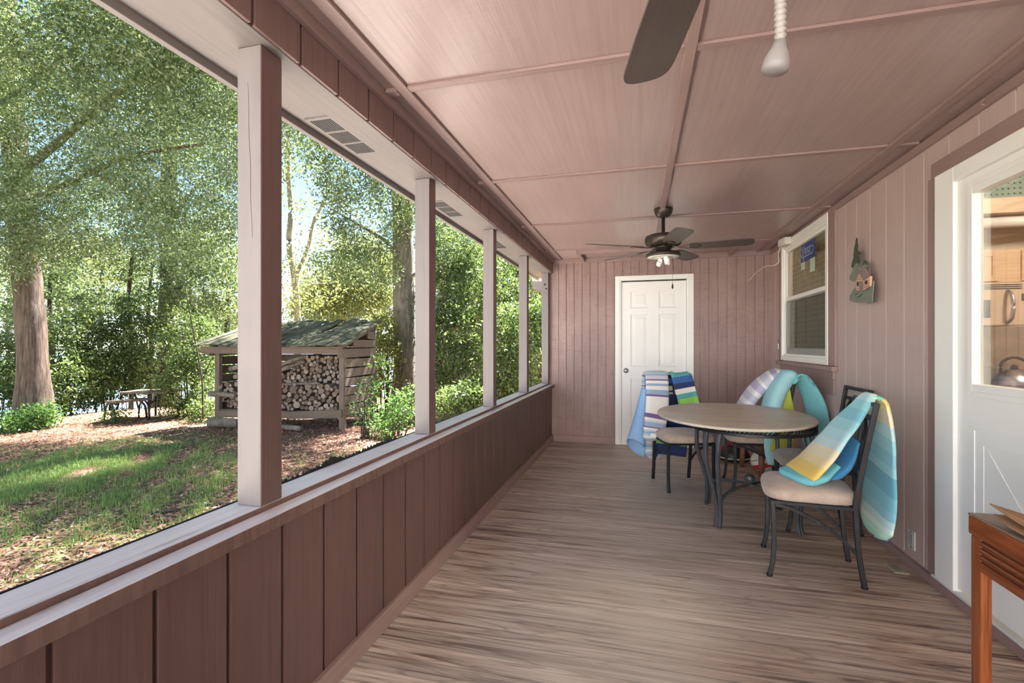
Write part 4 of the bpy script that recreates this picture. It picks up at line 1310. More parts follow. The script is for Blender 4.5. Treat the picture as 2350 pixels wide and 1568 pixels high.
# ---------------------------------------------------------------- ceiling fans
def make_fan(name, label, loc, rz):
    t = thing(name, label, 'ceiling fan', loc, rz)
    MB().lathe([(.0, 0), (.072, 0), (.074, -.012), (.070, -.028), (.062, -.048), (.045, -.066), (.038, -.072), (.0, -.074)], 32).build('canopy', M['bronze'], t)
    MB().lathe([(.014, -.06), (.014, -.205), (.024, -.21), (.026, -.225), (.0, -.226)], 16).build('downrod', M['bronze'], t)
    MB().lathe([(.0, -.205), (.04, -.206), (.115, -.215), (.140, -.226), (.147, -.245), (.145, -.27), (.132, -.298), (.10, -.312), (0, -.314)], 40).build('motor_housing', M['bronze'], t)
    sw = MB().lathe([(.075, -.305), (.07, -.32), (.062, -.325), (.060, -.362), (.0, -.364)], 28).build('switch_housing', M['bronze'], t)
    MB().lathe([(.05, -.352), (.11, -.357), (.130, -.364), (.135, -.378), (.134, -.392), (.128, -.392), (.126, -.376), (.05, -.366)], 36).build('light_pan', M['bronze'], t)
    MB().lathe([(.1275, -.3925), (.09, -.3945), (.0, -.396), (.0, -.392), (.05, -.391)], 36).build('reflector', simple('white_reflector', S(226, 218, 206), .5), t)
    for s, ang in ((-1, .75), (1, -.55)):
        b = MB()
        X = Matrix.Rotation(.6, 4, 'Z') @ Matrix.Translation((s * .034, -.01 * s, -.394)) @ Matrix.Rotation(ang * .6, 4, 'Y')
        b.lathe([(.017, 0), (.019, -.012), (.019, -.026), (.012, -.03)], 16, xf=X)
        bb = b.build('bulb', simple('white_bulb', S(240, 238, 232), .35, var=.01), t)
        pts = []
        for i in range(66):
            a = i * .42
            rr = .017 * (1 - .25 * (i / 65) ** 3)
            pts.append(tuple(X @ Vector((rr * math.cos(a), rr * math.sin(a), -.030 - .038 * i / 65))))
        MB().tube(pts, .0055, 8).build('spiral', simple('white_spiral', S(244, 243, 238), .3, var=.01), bb)
    for i in range(5):
        a = 2 * PI * i / 5
        Rz = Matrix.Rotation(a, 4, 'Z')
        pit = Matrix.Rotation(math.radians(-11), 4, 'X')
        # blade outline in local x (radius), y (width)
        pts = []
        for (x, w) in ((.20, .050), (.215, .058), (.30, .064), (.45, .069), (.58, .0705), (.605, .0695), (.622, .067), (.636, .0625), (.647, .056), (.655, .047), (.660, .036), (.663, .023), (.664, .008)):
            pts.append((x, w))
        out = pts + [(x, -w) for x, w in reversed(pts)]
        X = Rz @ Matrix.Translation((0, 0, -.318)) @ pit
        b = MB()
        b.prism(out, lambda u, v, d_: X @ Vector((u, v, d_)), -.003, .003)
        bo = b.build('blade', M['blade'], t, bevel=.0015)
        ir = MB()
        ir.bar([Rz @ Vector((.085, 0, -.312)), Rz @ Vector((.13, .0, -.325)), Rz @ Vector((.20, 0, -.326))], .022, .006)
        for sgn in (-1, 1):
            ir.bar([X @ Vector((.12, sgn * .012, -.006)), X @ Vector((.19, sgn * .034, -.006)), X @ Vector((.255, sgn * .03, -.006)), X @ Vector((.285, 0, -.006))], .010, .005)
        ir.build('blade_iron', M['bronze'], bo, bevel=.001)
    return t
fan = make_fan('ceiling_fan', 'dark bronze ceiling fan with two bare spiral bulbs before the end wall', (.192, 4.10, ZC), math.radians(-80))
ch = MB(); ch.tube([(.072, .045, -.365), (.074, .046, -.52), (.074, .046, -.60)], .0016, 6)
c0 = ch.build('pull_chain', simple('brass_chain', S(140, 128, 112), .4, .7), fan)
c0.rotation_euler = (0, 0, math.radians(80))
fb = MB().lathe([(0, -.60), (.003, -.602), (.007, -.625), (.0075, -.635), (.004, -.645), (0, -.646)], 14, c=(.074, .046, 0)).build('pull_fob', M['black'], c0)
fan2 = copy_tree(fan)
fan2['label'] = 'dark bronze ceiling fan overhead whose single blade tip enters the top of the view'
fan2.location = (.140, .838, ZC); fan2.rotation_euler = (0, 0, math.radians(101))
for chd in list(fan2.children):
    if chd.name.startswith('pull_chain'):
        for g in list(chd.children): bpy.data.objects.remove(g)
        bpy.data.objects.remove(chd)
# cord with ribbed sleeve and frosted knob hanging from the near fan
px, py = .198, .775
cm = simple('cream_plastic_sleeve', S(150, 141, 134), .5, var=.05)
mb = MB()
prof = []
z = 2.0
while z > 1.688:
    prof += [(.0058, z), (.0082, z - .0022), (.0082, z - .0052), (.0058, z - .0072)]
    z -= .0086
mb.lathe(prof, 20)
Li = Matrix.Translation((px, py, 0))
o = mb.build('pull_cord', cm, None)
o.parent = fan2
o.matrix_basis = (Matrix.Translation(fan2.location) @ Matrix.Rotation(math.radians(101), 4, 'Z')).inverted() @ Li
def frosted():
    m, nt, b, out = new_mat('frosted_plastic')
    b.inputs['Base Color'].default_value = (*S(158, 151, 146), 1); b.inputs['Roughness'].default_value = .5
    b.inputs['Transmission Weight'].default_value = .35
    return m
kn = MB().lathe([(.0, 0), (.009, 0), (.0105, -.010), (.0135, -.015), (.0165, -.024), (.0185, -.034), (.018, -.041), (.012, -.045), (.0, -.046)], 24)
ko = kn.build('cord_knob', frosted(), o)
ko.location = (0, 0, 1.688); ko.rotation_euler = (0, .18, 0)

# ---------------------------------------------------------------- wall ornament: cabin under pines
t = thing('wall_ornament', 'green cut metal wall ornament of a log cabin under pines', 'wall ornament', (XR, 3.735, 1.75))
def WP(cx, cz, d):      # picture coordinates of the ornament -> local
    u = (cx - 435) / 570 * .37
    return (-.050 + d, -u, .235 - (cz - 60) / 1390 * .47)
sage = simple('sage_patina', S(128, 138, 120), .6, .2, var=.12, vs=20)
pine = simple('dark_pine_patina', S(74, 84, 62), .6, .2, var=.25, vs=30)
peach = simple('peach_paint', S(222, 172, 146), .6, var=.05)
greyr = simple('grey_roof_paint', S(140, 122, 116), .6, var=.08)
mb = MB(); mb.prism([(330, 1040), (420, 1100), (560, 1190), (690, 1120), (700, 1060), (722, 1035), (715, 1150), (700, 1300), (690, 1440), (600, 1450), (520, 1405), (400, 1390), (270, 1360), (160, 1310), (170, 1200), (240, 1120)], WP, 0, .006)
bs_ = mb.build('rock_base', sage, t, bevel=.002)
mb = MB()
for pl_ in ([(260, 1200), (330, 1215), (410, 1200), (330, 1225)], [(330, 1295), (400, 1270), (490, 1230), (420, 1280)]):
    mb.prism(pl_, WP, -.002, .0)
mb.build('engraved_line', M['black'], bs_)
mb = MB(); mb.prism([(322, 60), (345, 110), (335, 150), (355, 245), (345, 330), (430, 410), (420, 440), (385, 450), (400, 560), (340, 600), (290, 560), (285, 620), (235, 670), (215, 640), (185, 625), (205, 530), (250, 440), (240, 400), (255, 320), (260, 250), (290, 170), (300, 110)], WP, .004, .008)
mb.prism([(440, 670), (468, 610), (478, 560), (498, 615), (516, 585), (532, 640), (552, 612), (574, 690), (480, 700)], WP, .006, .010)
mb.build('pine_tree', pine, t, bevel=.001)
mb = MB(); mb.prism([(300, 600), (350, 600), (440, 670), (530, 670), (585, 690), (620, 740), (500, 800), (430, 720), (400, 690), (350, 650), (400, 790), (340, 830), (310, 900), (265, 945), (215, 920), (170, 880), (165, 820), (235, 700)], WP, .0, .005)
mb.prism([(330, 840), (400, 860), (360, 960), (340, 1060), (320, 1040)], WP, .001, .005)
mb.build('leafy_bush', sage, t, bevel=.001)
hs = MB(); hs.prism([(365, 960), (465, 790), (560, 985), (692, 940), (680, 1125), (530, 1190), (370, 1135)], WP, -.012, .002)
ho = hs.build('cabin_wall', peach, t, bevel=.001)
mb = MB()
for i in range(8):
    zz = 840 + i * 44
    w0 = 365 if zz > 960 else 465 - (zz - 790) * .59
    mb.prism([(w0 + 6, zz), (540, zz + 22), (540, zz + 34), (w0 + 6, zz + 12)], WP, -.0135, -.011)
    if zz > 980: mb.prism([(545, zz + 34), (685, zz - 12), (685, zz), (545, zz + 46)], WP, -.0135, -.011)
mb.build('log_line', greyr, ho)
mb = MB(); mb.prism([(465, 780), (560, 730), (600, 745), (695, 938), (570, 995)], WP, -.020, -.013); mb.prism([(352, 950), (462, 778), (470, 795), (366, 968)], WP, -.018, -.013)
mb.build('roof', greyr, ho, bevel=.001)
mb = MB()
for (a, b_, c, e) in ((405, 445, 985, 1060), (590, 640, 1000, 1070)):
    mb.prism([(a, c), (b_, c + 8), (b_, e + 6), (a, e)], WP, -.0145, -.0115)
mb.build('cabin_window', simple('dark_cabin_window', S(60, 48, 44), .6), ho)
mb = MB(); mb.prism([(462, 985), (540, 1000), (540, 1190), (462, 1175)], WP, -.014, -.0115); mb.build('cabin_door', greyr, ho)
MB().box(-.043, 0, -.01, .01, -.14, -.12).box(-.043, 0, -.01, .01, -.06, -.04).build('standoff', M['iron'], t)

# ---------------------------------------------------------------- console at the right edge
t = thing('console_table', 'orange oak console table with reeded apron at the right edge', 'table', (.96, 1.76, 0))
X1, Y1, TZ = .42, -1.15, .745
MB().box(-.001, X1, Y1, .001, TZ - .009, TZ).build('top', simple('dusty_oak_top', S(128, 106, 88), .35, var=.15, vs=9, stretch=(6, 1, 1)), t, bevel=.004)
MB().box(0, X1, Y1 + .005, 0, TZ - .062, TZ - .009).build('frieze', M['oak_y'], t, bevel=.004)
mb = MB()
mb.box(.006, .026, Y1 + .06, -.052, TZ - .155, TZ - .062)
ap = mb.build('apron', M['oak_y'], t)
mb = MB()
for i in range(3):
    z = TZ - .075 - i * .020
    pts = [(.004, Y1 + .06, z), (.004, -.053, z)]
    mb.tube(pts, .0075, 10, up=(0, 0, 1))
mb.box(.0, .02, Y1 + .06, -.052, TZ - .156, TZ - .128)
mb.build('reeding', M['oak_y'], ap, bevel=.001)
MB().box(.06, X1 - .06, -.024, -.006, TZ - .15, TZ - .062).build('end_apron', M['oak_y'], t)
for x, y in ((0.003, -.052), (X1 - .048, -.052), (.003, Y1 + .006), (X1 - .048, Y1 + .006)):
    lg = MB().box(x, x + .022, y, y + .046, 0.0, TZ - .062)
    lg.box(x + .02, x + .036, y + .012, y + .042, 0, TZ - .12)
    lg.build('leg', M['oak_z'], t, bevel=.006, seg=3)
t = thing('cardboard_flap', 'brown flattened cardboard lying on the oak console table', 'cardboard', (.965, 1.40, TZ + .001))
for nm, pts, dz, tilt in (('sheet', [(0, .20), (.02, .29), (.12, .22), (.30, .18), (.31, -.5), (.0, -.5), (-.02, -.1)], .004, .018), ('sheet', [(.015, .22), (.02, .31), (.06, .25), (.16, .20), (.32, .17), (.32, -.46), (.04, -.46), (.0, .0)], .012, .035)):
    def CM(u, v, d_, dz=dz, tilt=tilt):
        return (u, v, dz + d_ + tilt * max(0, (v + .2)) ** 2 * 3.2)
    # subdivide rows so the sheet can bow
    mb = MB(); mb.prism(pts, CM, -.002, .002)
    mb.build(nm, M['card'], t)
# ---------------------------------------------------------------- yard
def gz(x, y):
    """yard height"""
    x = np.asarray(x, float); y = np.asarray(y, float)
    d = -x * SN + y * CS
    h = GZ + .03 * np.sin(x * 1.3 + .5) * np.cos(y * 1.1) + .015 * np.sin(x * 3.1 + y * 2.3)
    far = np.clip((np.hypot(x, y) - 15) / 12, 0, 1)
    left = np.clip((-x - 4) / 6, 0, 1)
    h = h - 1.6 * far * left
    near = np.clip((x + 1.9) / .6, 0, 1) * (y < 7) * (y > -2)
    return h * (1 - near) + (GZ - .05) * near

gx = np.concatenate([np.arange(-60, -14, 3), np.arange(-14, 0, .2), np.arange(0, 33, 3)])
gy = np.concatenate([np.arange(-24, -2, 2), np.arange(-2, 14, .2), np.arange(14, 70, 3)])
XX, YY = np.meshgrid(gx, gy, indexing='ij')
ZZ = gz(XX, YY)
me = bpy.data.meshes.new('yard')
vs = np.stack([XX, YY, ZZ], -1).reshape(-1, 3)
ny = len(gy)
ii, jj = np.meshgrid(np.arange(len(gx) - 1), np.arange(ny - 1), indexing='ij')
a = (ii * ny + jj).ravel()
fs = np.stack([a, a + ny, a + ny + 1, a + 1], -1)
me.from_pydata(vs.tolist(), [], fs.tolist())
me.materials.append(M['ground'])
yard = bpy.data.objects.new('ground', me); COL.objects.link(yard); struct(yard, 'leaf strewn yard beside the porch')
for p in me.polygons: p.use_smooth = True

lw, lnt, lb, _ = new_mat('lake_water')
lb.inputs['Base Color'].default_value = (*S(120, 140, 156), 1); lb.inputs['Roughness'].default_value = .3
bump(lnt, lb, noise(lnt, coords(lnt, (1, 1, 1)), 3, 3), .1, .05)
struct(MB().box(-190, -8, 2, 190, -1.75, -1.7).build('ground_lake', lw), 'pale lake beyond the trees')
struct(MB().box(-3.55, -1.40, -1.25, 6.6, GZ - .08, GZ + .05).build('ground_bounce_strip', simple('pale_bounce_slab', S(186, 180, 172), .8, var=.05)), 'unseen pale slab added below the sill to bounce light')  # unseen slab added to bounce sunlight up onto the porch ceiling
# unseen ground added behind the porch end to bounce light in
struct(MB().box(-9, 6, -16, -1.25, GZ - .03, GZ + .07).build('ground_bounce_rear', simple('grey_bounce_ground', S(150, 146, 136), .9, var=.15)), 'unseen grey ground added past the open porch end to bounce light')

# unseen white block added to reflect light into the porch
GA = thing('bounce_block', 'unseen white block added behind the porch to reflect light', 'bounce_block', (-2, -8.2, GZ))
MB().box(-6, 6, -5, 0, 0, 4.6).build('wall', simple('white_bounce_paint', S(236, 236, 234), .7, var=.02), GA)
MB().box(-6.4, 6.4, -5.4, .4, 4.6, 4.8).build('roof', M['oldwood'], GA)

def quads_mesh(name, V, tint, mat, tri=False):
    """V: (n,4,3) leaf corners -> one mesh with a per-leaf tint"""
    n, k = V.shape[0], V.shape[1]
    me = bpy.data.meshes.new(name)
    me.vertices.add(n * k)
    me.vertices.foreach_set('co', V.reshape(-1).astype(np.float32))
    me.loops.add(n * k)
    me.loops.foreach_set('vertex_index', np.arange(n * k, dtype=np.int32))
    me.polygons.add(n)
    me.polygons.foreach_set('loop_start', np.arange(0, n * k, k, dtype=np.int32))
    me.polygons.foreach_set('loop_total', np.full(n, k, dtype=np.int32))
    at = me.attributes.new('tint', 'FLOAT', 'FACE')
    at.data.foreach_set('value', tint.astype(np.float32))
    me.materials.append(mat)
    me.update(calc_edges=True)
    me.validate()
    return me

def leaves(name, blobs, n, size, mat, seed, base=(0, 0, 0), clump=.16, per=22, wid=.42, shell=.5, droop=.25, tshift=0.):
    """blobs: (centre, radii, weight). Leaves sit in twig clumps inside the blobs"""
    r = np.random.default_rng(seed)
    w = np.array([b[2] * b[1][0] * b[1][2] for b in blobs]); w = w / w.sum()
    nc = max(1, n // per)
    bi = r.choice(len(blobs), nc, p=w)
    C = np.array([b[0] for b in blobs])[bi]
    Rr = np.array([b[1] for b in blobs])[bi]
    u = r.normal(size=(nc, 3)); u /= np.linalg.norm(u, axis=1)[:, None]
    rad = r.uniform(0, 1, nc) ** (1 / 3.)
    rad = rad * (1 - shell) + shell * np.maximum(rad, .75)
    cc = C + u * rad[:, None] * Rr
    ctint = r.normal(.45 + tshift, .18, nc)
    idx = r.integers(0, nc, n)
    # clumps are drawn out along a drooping twig
    tw = r.normal(size=(nc, 3)); tw[:, 2] *= .4; tw /= np.linalg.norm(tw, axis=1)[:, None]
    s = r.uniform(-1, 1, n)
    P = cc[idx] + tw[idx] * (s * clump * 1.6)[:, None] + r.normal(size=(n, 3)) * clump * .5
    P[:, 2] -= droop * clump * s * s * 2
    ax = tw[idx] * .7 + r.normal(size=(n, 3)) * .7; ax[:, 2] -= .25
    ax /= np.linalg.norm(ax, axis=1)[:, None]
    nm = r.normal(size=(n, 3)) * .75; nm[:, 2] += .75
    sd = np.cross(ax, nm); sd /= (np.linalg.norm(sd, axis=1)[:, None] + 1e-9)
    L = size * r.uniform(.65, 1.3, n)[:, None]
    W = L * wid * .5
    dn = np.cross(sd, ax)
    tip = P + ax * L - dn * L * .12 * np.sign(dn[:, 2:3] + 1e-9)
    V = np.stack([P, P + ax * L * .45 + sd * W, tip, P + ax * L * .45 - sd * W], 1) - np.array(base)
    t = np.clip(ctint[idx] + r.normal(0, .16, n), 0, 1)
    return quads_mesh(name, V, t, mat)

def add_leaves(parent, name, *a, **k):
    base = tuple(parent.location)
    me = leaves(name, *a, base=base, **k)
    o = bpy.data.objects.new(name, me); COL.objects.link(o); o.parent = parent
    return o

def spot(px, py, d):
    x, y = bearing(px, d)
    return (x, y, EYE + (791 - py) * d / F_PX)

def blob(px, py, d, wpx, hpx, dep, w=1.):
    """leafy mass: size given as the width and height it spans at that distance"""
    return (spot(px, py, d), (max(wpx / 2 * d / F_PX, .1) * 1.0, dep / 2, hpx / 2 * d / F_PX), w)

def stem(path, r0, r1, sides=12, seed=0, rough=.08, flare=0.):
    rng = random.Random(seed)
    n = max(10, int(6 * len(path)))
    P = cat_rom(path, n)
    rr = []
    for i in range(n):
        t = i / (n - 1)
        r = r0 + (r1 - r0) * t
        r *= 1 + rng.uniform(-rough, rough) + flare * max(0, 1 - t * 9)
        rr.append(r)
    return P, rr

def tree(name, label, px, d, trunk_px, r0, r1, mat, branches, leafset, group='trees beyond the porch', cat='tree', flare=.5):
    """trunk_px: picture bearings (px,py) of the trunk axis at distance d; branches: lists of (px,py,d)"""
    x, y = bearing(px, d)
    z0 = float(gz(x, y))
    t = thing(name, label, cat, (x, y, z0), 0, group)
    base = Vector((x, y, z0))
    pts = [(x, y, z0 - .15)] + [spot(a, b, d) for a, b in trunk_px]
    P, rr = stem([Vector(p) - base for p in pts], r0, r1, seed=px, flare=flare, rough=.04)
    mb = MB(); mb.tube(P, rr, 18)
    tr = mb.build('trunk', mat, t)
    if branches:
        for br in branches:
            rb0, rb1 = br[0]
            pp = [Vector(spot(*q)) - base for q in br[1]]
            P, rr = stem(pp, rb0, rb1, seed=px + 3)
            MB().tube(P, rr, 8).build('branch', mat, t)
    for k_, ls in enumerate(leafset):
        add_leaves(t, 'foliage', ls['blobs'], ls['n'], ls['size'], M[ls['mat']], abs(100 + px + 7 * k_), **ls.get('kw', {}))
    return t

# --- the big oak at the left, limbs over the yard, high leaves added for shade
b1_shade = [((-5.3, 6.0, 6.3), (2.0, 2.3, .9), 1.2), ((-4.6, 3.2, 6.0), (1.5, 2.0, .8), 1.), ((-7.5, 4.5, 6.2), (2.2, 2.2, 1), 1.), ((-6.5, 8.5, 7.5), (3.2, 2.6, 1.6), 1.), ((-9.5, 7, 7.0), (2.6, 3.0, 1.8), 1.), ((-6.0, 11.0, 10.0), (2.8, 2.8, 1.8), 1.), ((-5.6, 6.2, 5.6), (1.5, 1.6, .9), .8), ((-9, 11, 9.5), (3, 3, 2), 1.)]
b1 = [blob(60, 330, 8.8, 330, 560, 3.0), blob(250, 180, 8.2, 420, 430, 3.2), blob(420, 330, 8.0, 330, 420, 3.0), blob(200, 470, 8.6, 420, 260, 2.6),
      blob(110, 80, 7.6, 420, 330, 3.0), blob(430, 520, 9.0, 240, 200, 2.2, .8), blob(40, 560, 8.2, 260, 160, 1.8, .8), blob(300, 20, 7.4, 420, 260, 3), blob(560, 260, 8.5, 240, 360, 2.5, .8), blob(-120, 350, 8.5, 320, 700, 3)]
tree('oak_tree', 'big oak with thick reddish brown trunk at the left of the yard', 80, 9.6,
     [(74, 800), (64, 660), (50, 480), (30, 300), (10, 120), (0, -80), (0, -300)], .245, .17, M['bark_brown'],
     [((.09, .03), [(40, 400, 9.5), (130, 330, 9.0), (260, 220, 8.6), (420, 120, 8.3)]), ((.07, .02), [(50, 470, 9.5), (160, 420, 9.0), (300, 360, 8.6), (470, 330, 8.3)]),
      ((.06, .02), [(20, 230, 9.4), (120, 150, 8.8), (240, 60, 8.2)]), ((.04, .015), [(200, 390, 8.9), (300, 440, 8.7), (430, 500, 8.8)])],
     [dict(blobs=b1, n=125000, size=.062, mat='leaf_dark', kw=dict(clump=.15)), dict(blobs=b1_shade, n=66000, size=.08, mat='leaf_dark', kw=dict(clump=.3)), dict(blobs=[((-4.3, 7.0, 6.5), (1.7, 2.4, .7), 1), ((-6.4, 5.5, 6.7), (1.6, 1.6, .6), 1), ((-3.7, 9.6, 6.8), (1.5, 1.9, .7), 1)], n=46000, size=.09, mat='leaf_dark', kw=dict(clump=.25))], flare=.42)  # last leaf set is unseen canopy added to shade the yard
# --- oak with the dark trunk deeper in
b2 = [blob(400, 420, 15, 260, 360, 4), blob(300, 520, 15, 260, 260, 4), blob(500, 540, 15.5, 200, 260, 4), blob(440, 250, 15, 300, 300, 4)]
tree('oak_tree', 'dark trunked oak standing deeper in behind the picnic table', 385, 16, [(384, 760), (388, 640), (384, 500), (392, 300), (396, 60)], .30, .2, M['bark_dark'],
     [((.07, .02), [(386, 560, 16), (330, 470, 15.6), (250, 420, 15.2)]), ((.07, .02), [(388, 520, 16), (450, 430, 15.6), (520, 400, 15.4)])],
     [dict(blobs=b2, n=26000, size=.10, mat='leaf_dark', kw=dict(clump=.25))])
# --- tall grey trunk right of the woodshed
b3 = [blob(850, 470, 11.2, 200, 260, 2.6), blob(790, 380, 11.0, 190, 170, 2.2, .8), blob(830, 610, 11.2, 200, 100, 1.8, .8), blob(960, 360, 11.5, 240, 300, 2.6), blob(720, 330, 10.8, 120, 120, 1.6, .6), blob(760, 600, 11.0, 110, 70, 1.2, .5), blob(1040, 520, 12.0, 150, 220, 2.2, .8)]
tree('oak_tree', 'tall oak with straight grey trunk just right of the woodshed', 932, 12.3, [(928, 800), (926, 650), (924, 500), (920, 340), (918, 150), (915, -80)], .29, .22, M['bark_grey'],
     [((.06, .015), [(924, 620, 12.3), (890, 560, 11.8), (830, 520, 11.4), (760, 480, 11.0)]), ((.05, .015), [(926, 640, 12.3), (950, 630, 12.1), (985, 600, 12)]), ((.06, .015), [(922, 430, 12.3), (860, 380, 11.6), (780, 340, 11.1)])],
     [dict(blobs=b3, n=25000, size=.085, mat='leaf_dark', kw=dict(clump=.17))])
# --- thin pale forked tree behind the shed
b4 = [blob(700, 420, 17.5, 150, 330, 4, .5), blob(690, 650, 17.5, 130, 150, 3, 1.0), blob(740, 560, 17.5, 90, 150, 3, .4), blob(660, 330, 17.5, 100, 200, 3, .7)]
tree('slender_tree', 'slender pale forked tree rising behind the woodshed', 684, 18, [(682, 720), (676, 640), (664, 560), (668, 480), (660, 380), (662, 300), (655, 150)], .13, .08, M['bark_pale'],
     [((.075, .04), [(676, 640, 18), (706, 570, 18), (720, 510, 18), (750, 450, 18), (760, 400, 18)]), ((.05, .02), [(686, 690, 18), (715, 655, 18), (765, 650, 18)])],
     [dict(blobs=b4, n=3600, size=.13, mat='leaf_yellow', kw=dict(clump=.3))], flare=.1)
# --- yellow-green trees far behind the shed
far = [('sunlit yellow green tree far behind the woodshed roof', 790, 22, [blob(800, 680, 22, 170, 130, 5), blob(740, 700, 22, 120, 90, 4)], 15000),
       ('sunlit pale tree far behind, between grey trunk and woodshed', 870, 23, [blob(870, 650, 23, 130, 200, 5), blob(840, 600, 23, 120, 120, 5)], 13000),
       ('yellow green tree far behind, left of the thick post', 520, 24, [blob(510, 640, 24, 130, 260, 5), blob(470, 740, 24, 150, 120, 5)], 14000),
       ('pale green tree far behind, seen between the two oak trunks', 230, 25, [blob(230, 640, 25, 260, 180, 6), blob(150, 600, 25, 180, 140, 6)], 16000),
       ('pale green tree far behind at the left edge', 20, 26, [blob(10, 650, 26, 220, 160, 6)], 9000),
       ('green tree far behind, filling the third opening', 1050, 20, [blob(1050, 560, 20, 190, 320, 5), blob(1120, 640, 20, 160, 220, 5)], 16000),
       ('dark tree far behind, seen through the fourth opening', 1180, 17, [blob(1180, 640, 17, 150, 200, 4), blob(1230, 700, 16, 110, 160, 4)], 13000)]
for lab, px, d, bb, n in far:
    tree('woodland_tree', lab, px, d, [(px, 760), (px + 4, 660), (px, 540)], .16, .07, M['bark_dark'], [], [dict(blobs=bb, n=n, size=.16, mat='leaf_yellow' if px < 1000 else 'leaf_mid', kw=dict(clump=.35))], flare=.2)
for lab, px, d, hgt in (('leafy tree at the lake edge, well left of the big oak', -330, 12, -250), ('broad leafy tree nearer the lake, farther left', -760, 9.5, -380), ('leafy tree at the far left end of the yard', -1500, 6.5, -700)):
    tree('woodland_tree', lab, px, d, [(px, 760), (px + 10, 400), (px, 0), (px - 10, hgt)], .2, .09, M['bark_dark'], [], [dict(blobs=[blob(px, 250, d, 520, 560, 4), blob(px - 150, 420, d, 420, 300, 3), blob(px + 150, 60, d, 420, 400, 3.5), blob(px, 760, d, 500, 160, 3, .6)], n=14000, size=.12, mat='leaf_dark', kw=dict(clump=.28))], flare=.3)
# slim trunks in the woods
for lab, px, d, top in (('thin dark trunk left of the picnic table', 118, 14.5, 560), ('thin leaning trunk above the picnic bench', 300, 15, 560), ('thin grey trunk above the picnic table top', 345, 17, 600), ('thin trunk left of the woodshed eave', 440, 15.5, 560), ('slim pale trunk seen through the last opening', 1222, 12, 640), ('slim dark trunk seen through the fourth opening', 1190, 14, 540)):
    x, y = bearing(px, d); z0 = float(gz(x, y))
    t = thing('young_tree', lab, 'tree', (x, y, z0), 0, 'thin trunks in the woods')
    P, rr = stem([Vector((0, 0, -.1)), Vector(spot(px + 3, 800, d)) - t.location, Vector(spot(px - 4, (800 + top) / 2, d)) - t.location, Vector(spot(px + 6, top, d)) - t.location], .075, .045, seed=px)
    MB().tube(P, rr, 10).build('trunk', M['bark_pale'] if 'pale' in lab else M['bark_dark'], t)
    add_leaves(t, 'foliage', [blob(px, top + 30, d, 110, 130, 1.6)], 1800, .10, M['leaf_mid'], 50 + px, clump=.2)

# --- shrubs
SH = [('low leafy shrub at the foot of the big oak trunk', 40, 9.2, [blob(40, 975, 9.2, 150, 60, .9), blob(95, 950, 9.2, 50, 50, .5)], 3500, .07, 'leaf_bright'),
      ('dense shrub right of the big oak trunk', 165, 11.3, [blob(165, 880, 11.3, 120, 150, 1.6), blob(150, 780, 11.6, 100, 150, 1.4, .7)], 9000, .08, 'leaf_mid'),
      ('shrub behind the picnic bench', 245, 12.4, [blob(240, 830, 12.4, 150, 200, 1.8), blob(250, 720, 12.6, 150, 130, 1.5, .6)], 10000, .08, 'leaf_mid'),
      ('shrub behind the picnic table top', 345, 12.8, [blob(345, 810, 12.8, 140, 170, 1.8), blob(350, 710, 13, 150, 120, 1.5, .6)], 10000, .08, 'leaf_mid'),
      ('sunny shrub between picnic table and woodshed', 435, 10.8, [blob(430, 880, 10.8, 110, 150, 1.3), blob(440, 780, 11, 110, 160, 1.3, .8), blob(470, 940, 10.2, 60, 50, .6)], 10000, .07, 'leaf_mid'),
      ('small plant in front of the picnic bench', 262, 9.9, [blob(262, 955, 9.9, 34, 34, .3)], 350, .06, 'leaf_bright'),
      ('leafy thicket at the far left edge', -10, 12, [blob(-10, 840, 12, 150, 220, 1.6)], 7000, .08, 'leaf_mid'),
      ('tall airy thicket behind the big oak trunk', 120, 14.5, [blob(110, 700, 14.5, 220, 200, 2, .7)], 7000, .10, 'leaf_dark'),
      ('tall airy thicket behind the sunny shrub', 470, 14, [blob(460, 640, 14, 150, 260, 2, .6)], 7000, .10, 'leaf_dark'),
      ('bright green sapling before the slatted woodshed wall', 836, 8.2, [blob(833, 930, 8.2, 50, 70, .4), blob(850, 890, 8.2, 40, 40, .3), blob(872, 850, 8.3, 40, 90, .3, .6)], 480, .06, 'leaf_bright'),
      ('bright green shrub at the foot of the grey trunk', 910, 8.6, [blob(905, 950, 8.6, 90, 70, .7), blob(930, 920, 8.6, 70, 60, .6), blob(882, 985, 8.2, 50, 50, .4)], 1700, .065, 'leaf_bright'),
      ('yellow green shrub behind the slatted woodshed wall', 885, 11.6, [blob(890, 830, 11.8, 60, 170, 1.2), blob(880, 760, 12, 70, 100, 1.2)], 5000, .08, 'leaf_yellow'),
      ('large glossy shrub before the neighbouring house', 1050, 11.5, [blob(1050, 800, 11.5, 170, 230, 2.4), blob(1020, 700, 11.8, 120, 150, 2, .7), blob(1100, 640, 12.2, 120, 170, 2.), blob(1030, 600, 12.6, 120, 150, 2)], 21000, .09, 'leaf_mid'),
      ('low dark shrub right of the second post', 1050, 8.8, [blob(1040, 920, 8.8, 90, 60, 1.), blob(1090, 900, 8.8, 60, 60, .8)], 4000, .07, 'leaf_mid'),
      ('glossy shrub filling the fourth opening', 1170, 9.8, [blob(1165, 850, 9.8, 90, 170, 1.6), blob(1170, 740, 10, 90, 90, 1.4, .7)], 8000, .075, 'leaf_mid'),
      ('shaded shrub in the last narrow opening', 1235, 9.4, [blob(1235, 820, 9.4, 60, 190, 1.4), blob(1235, 730, 9.6, 50, 80, 1.)], 5000, .075, 'leaf_mid')]
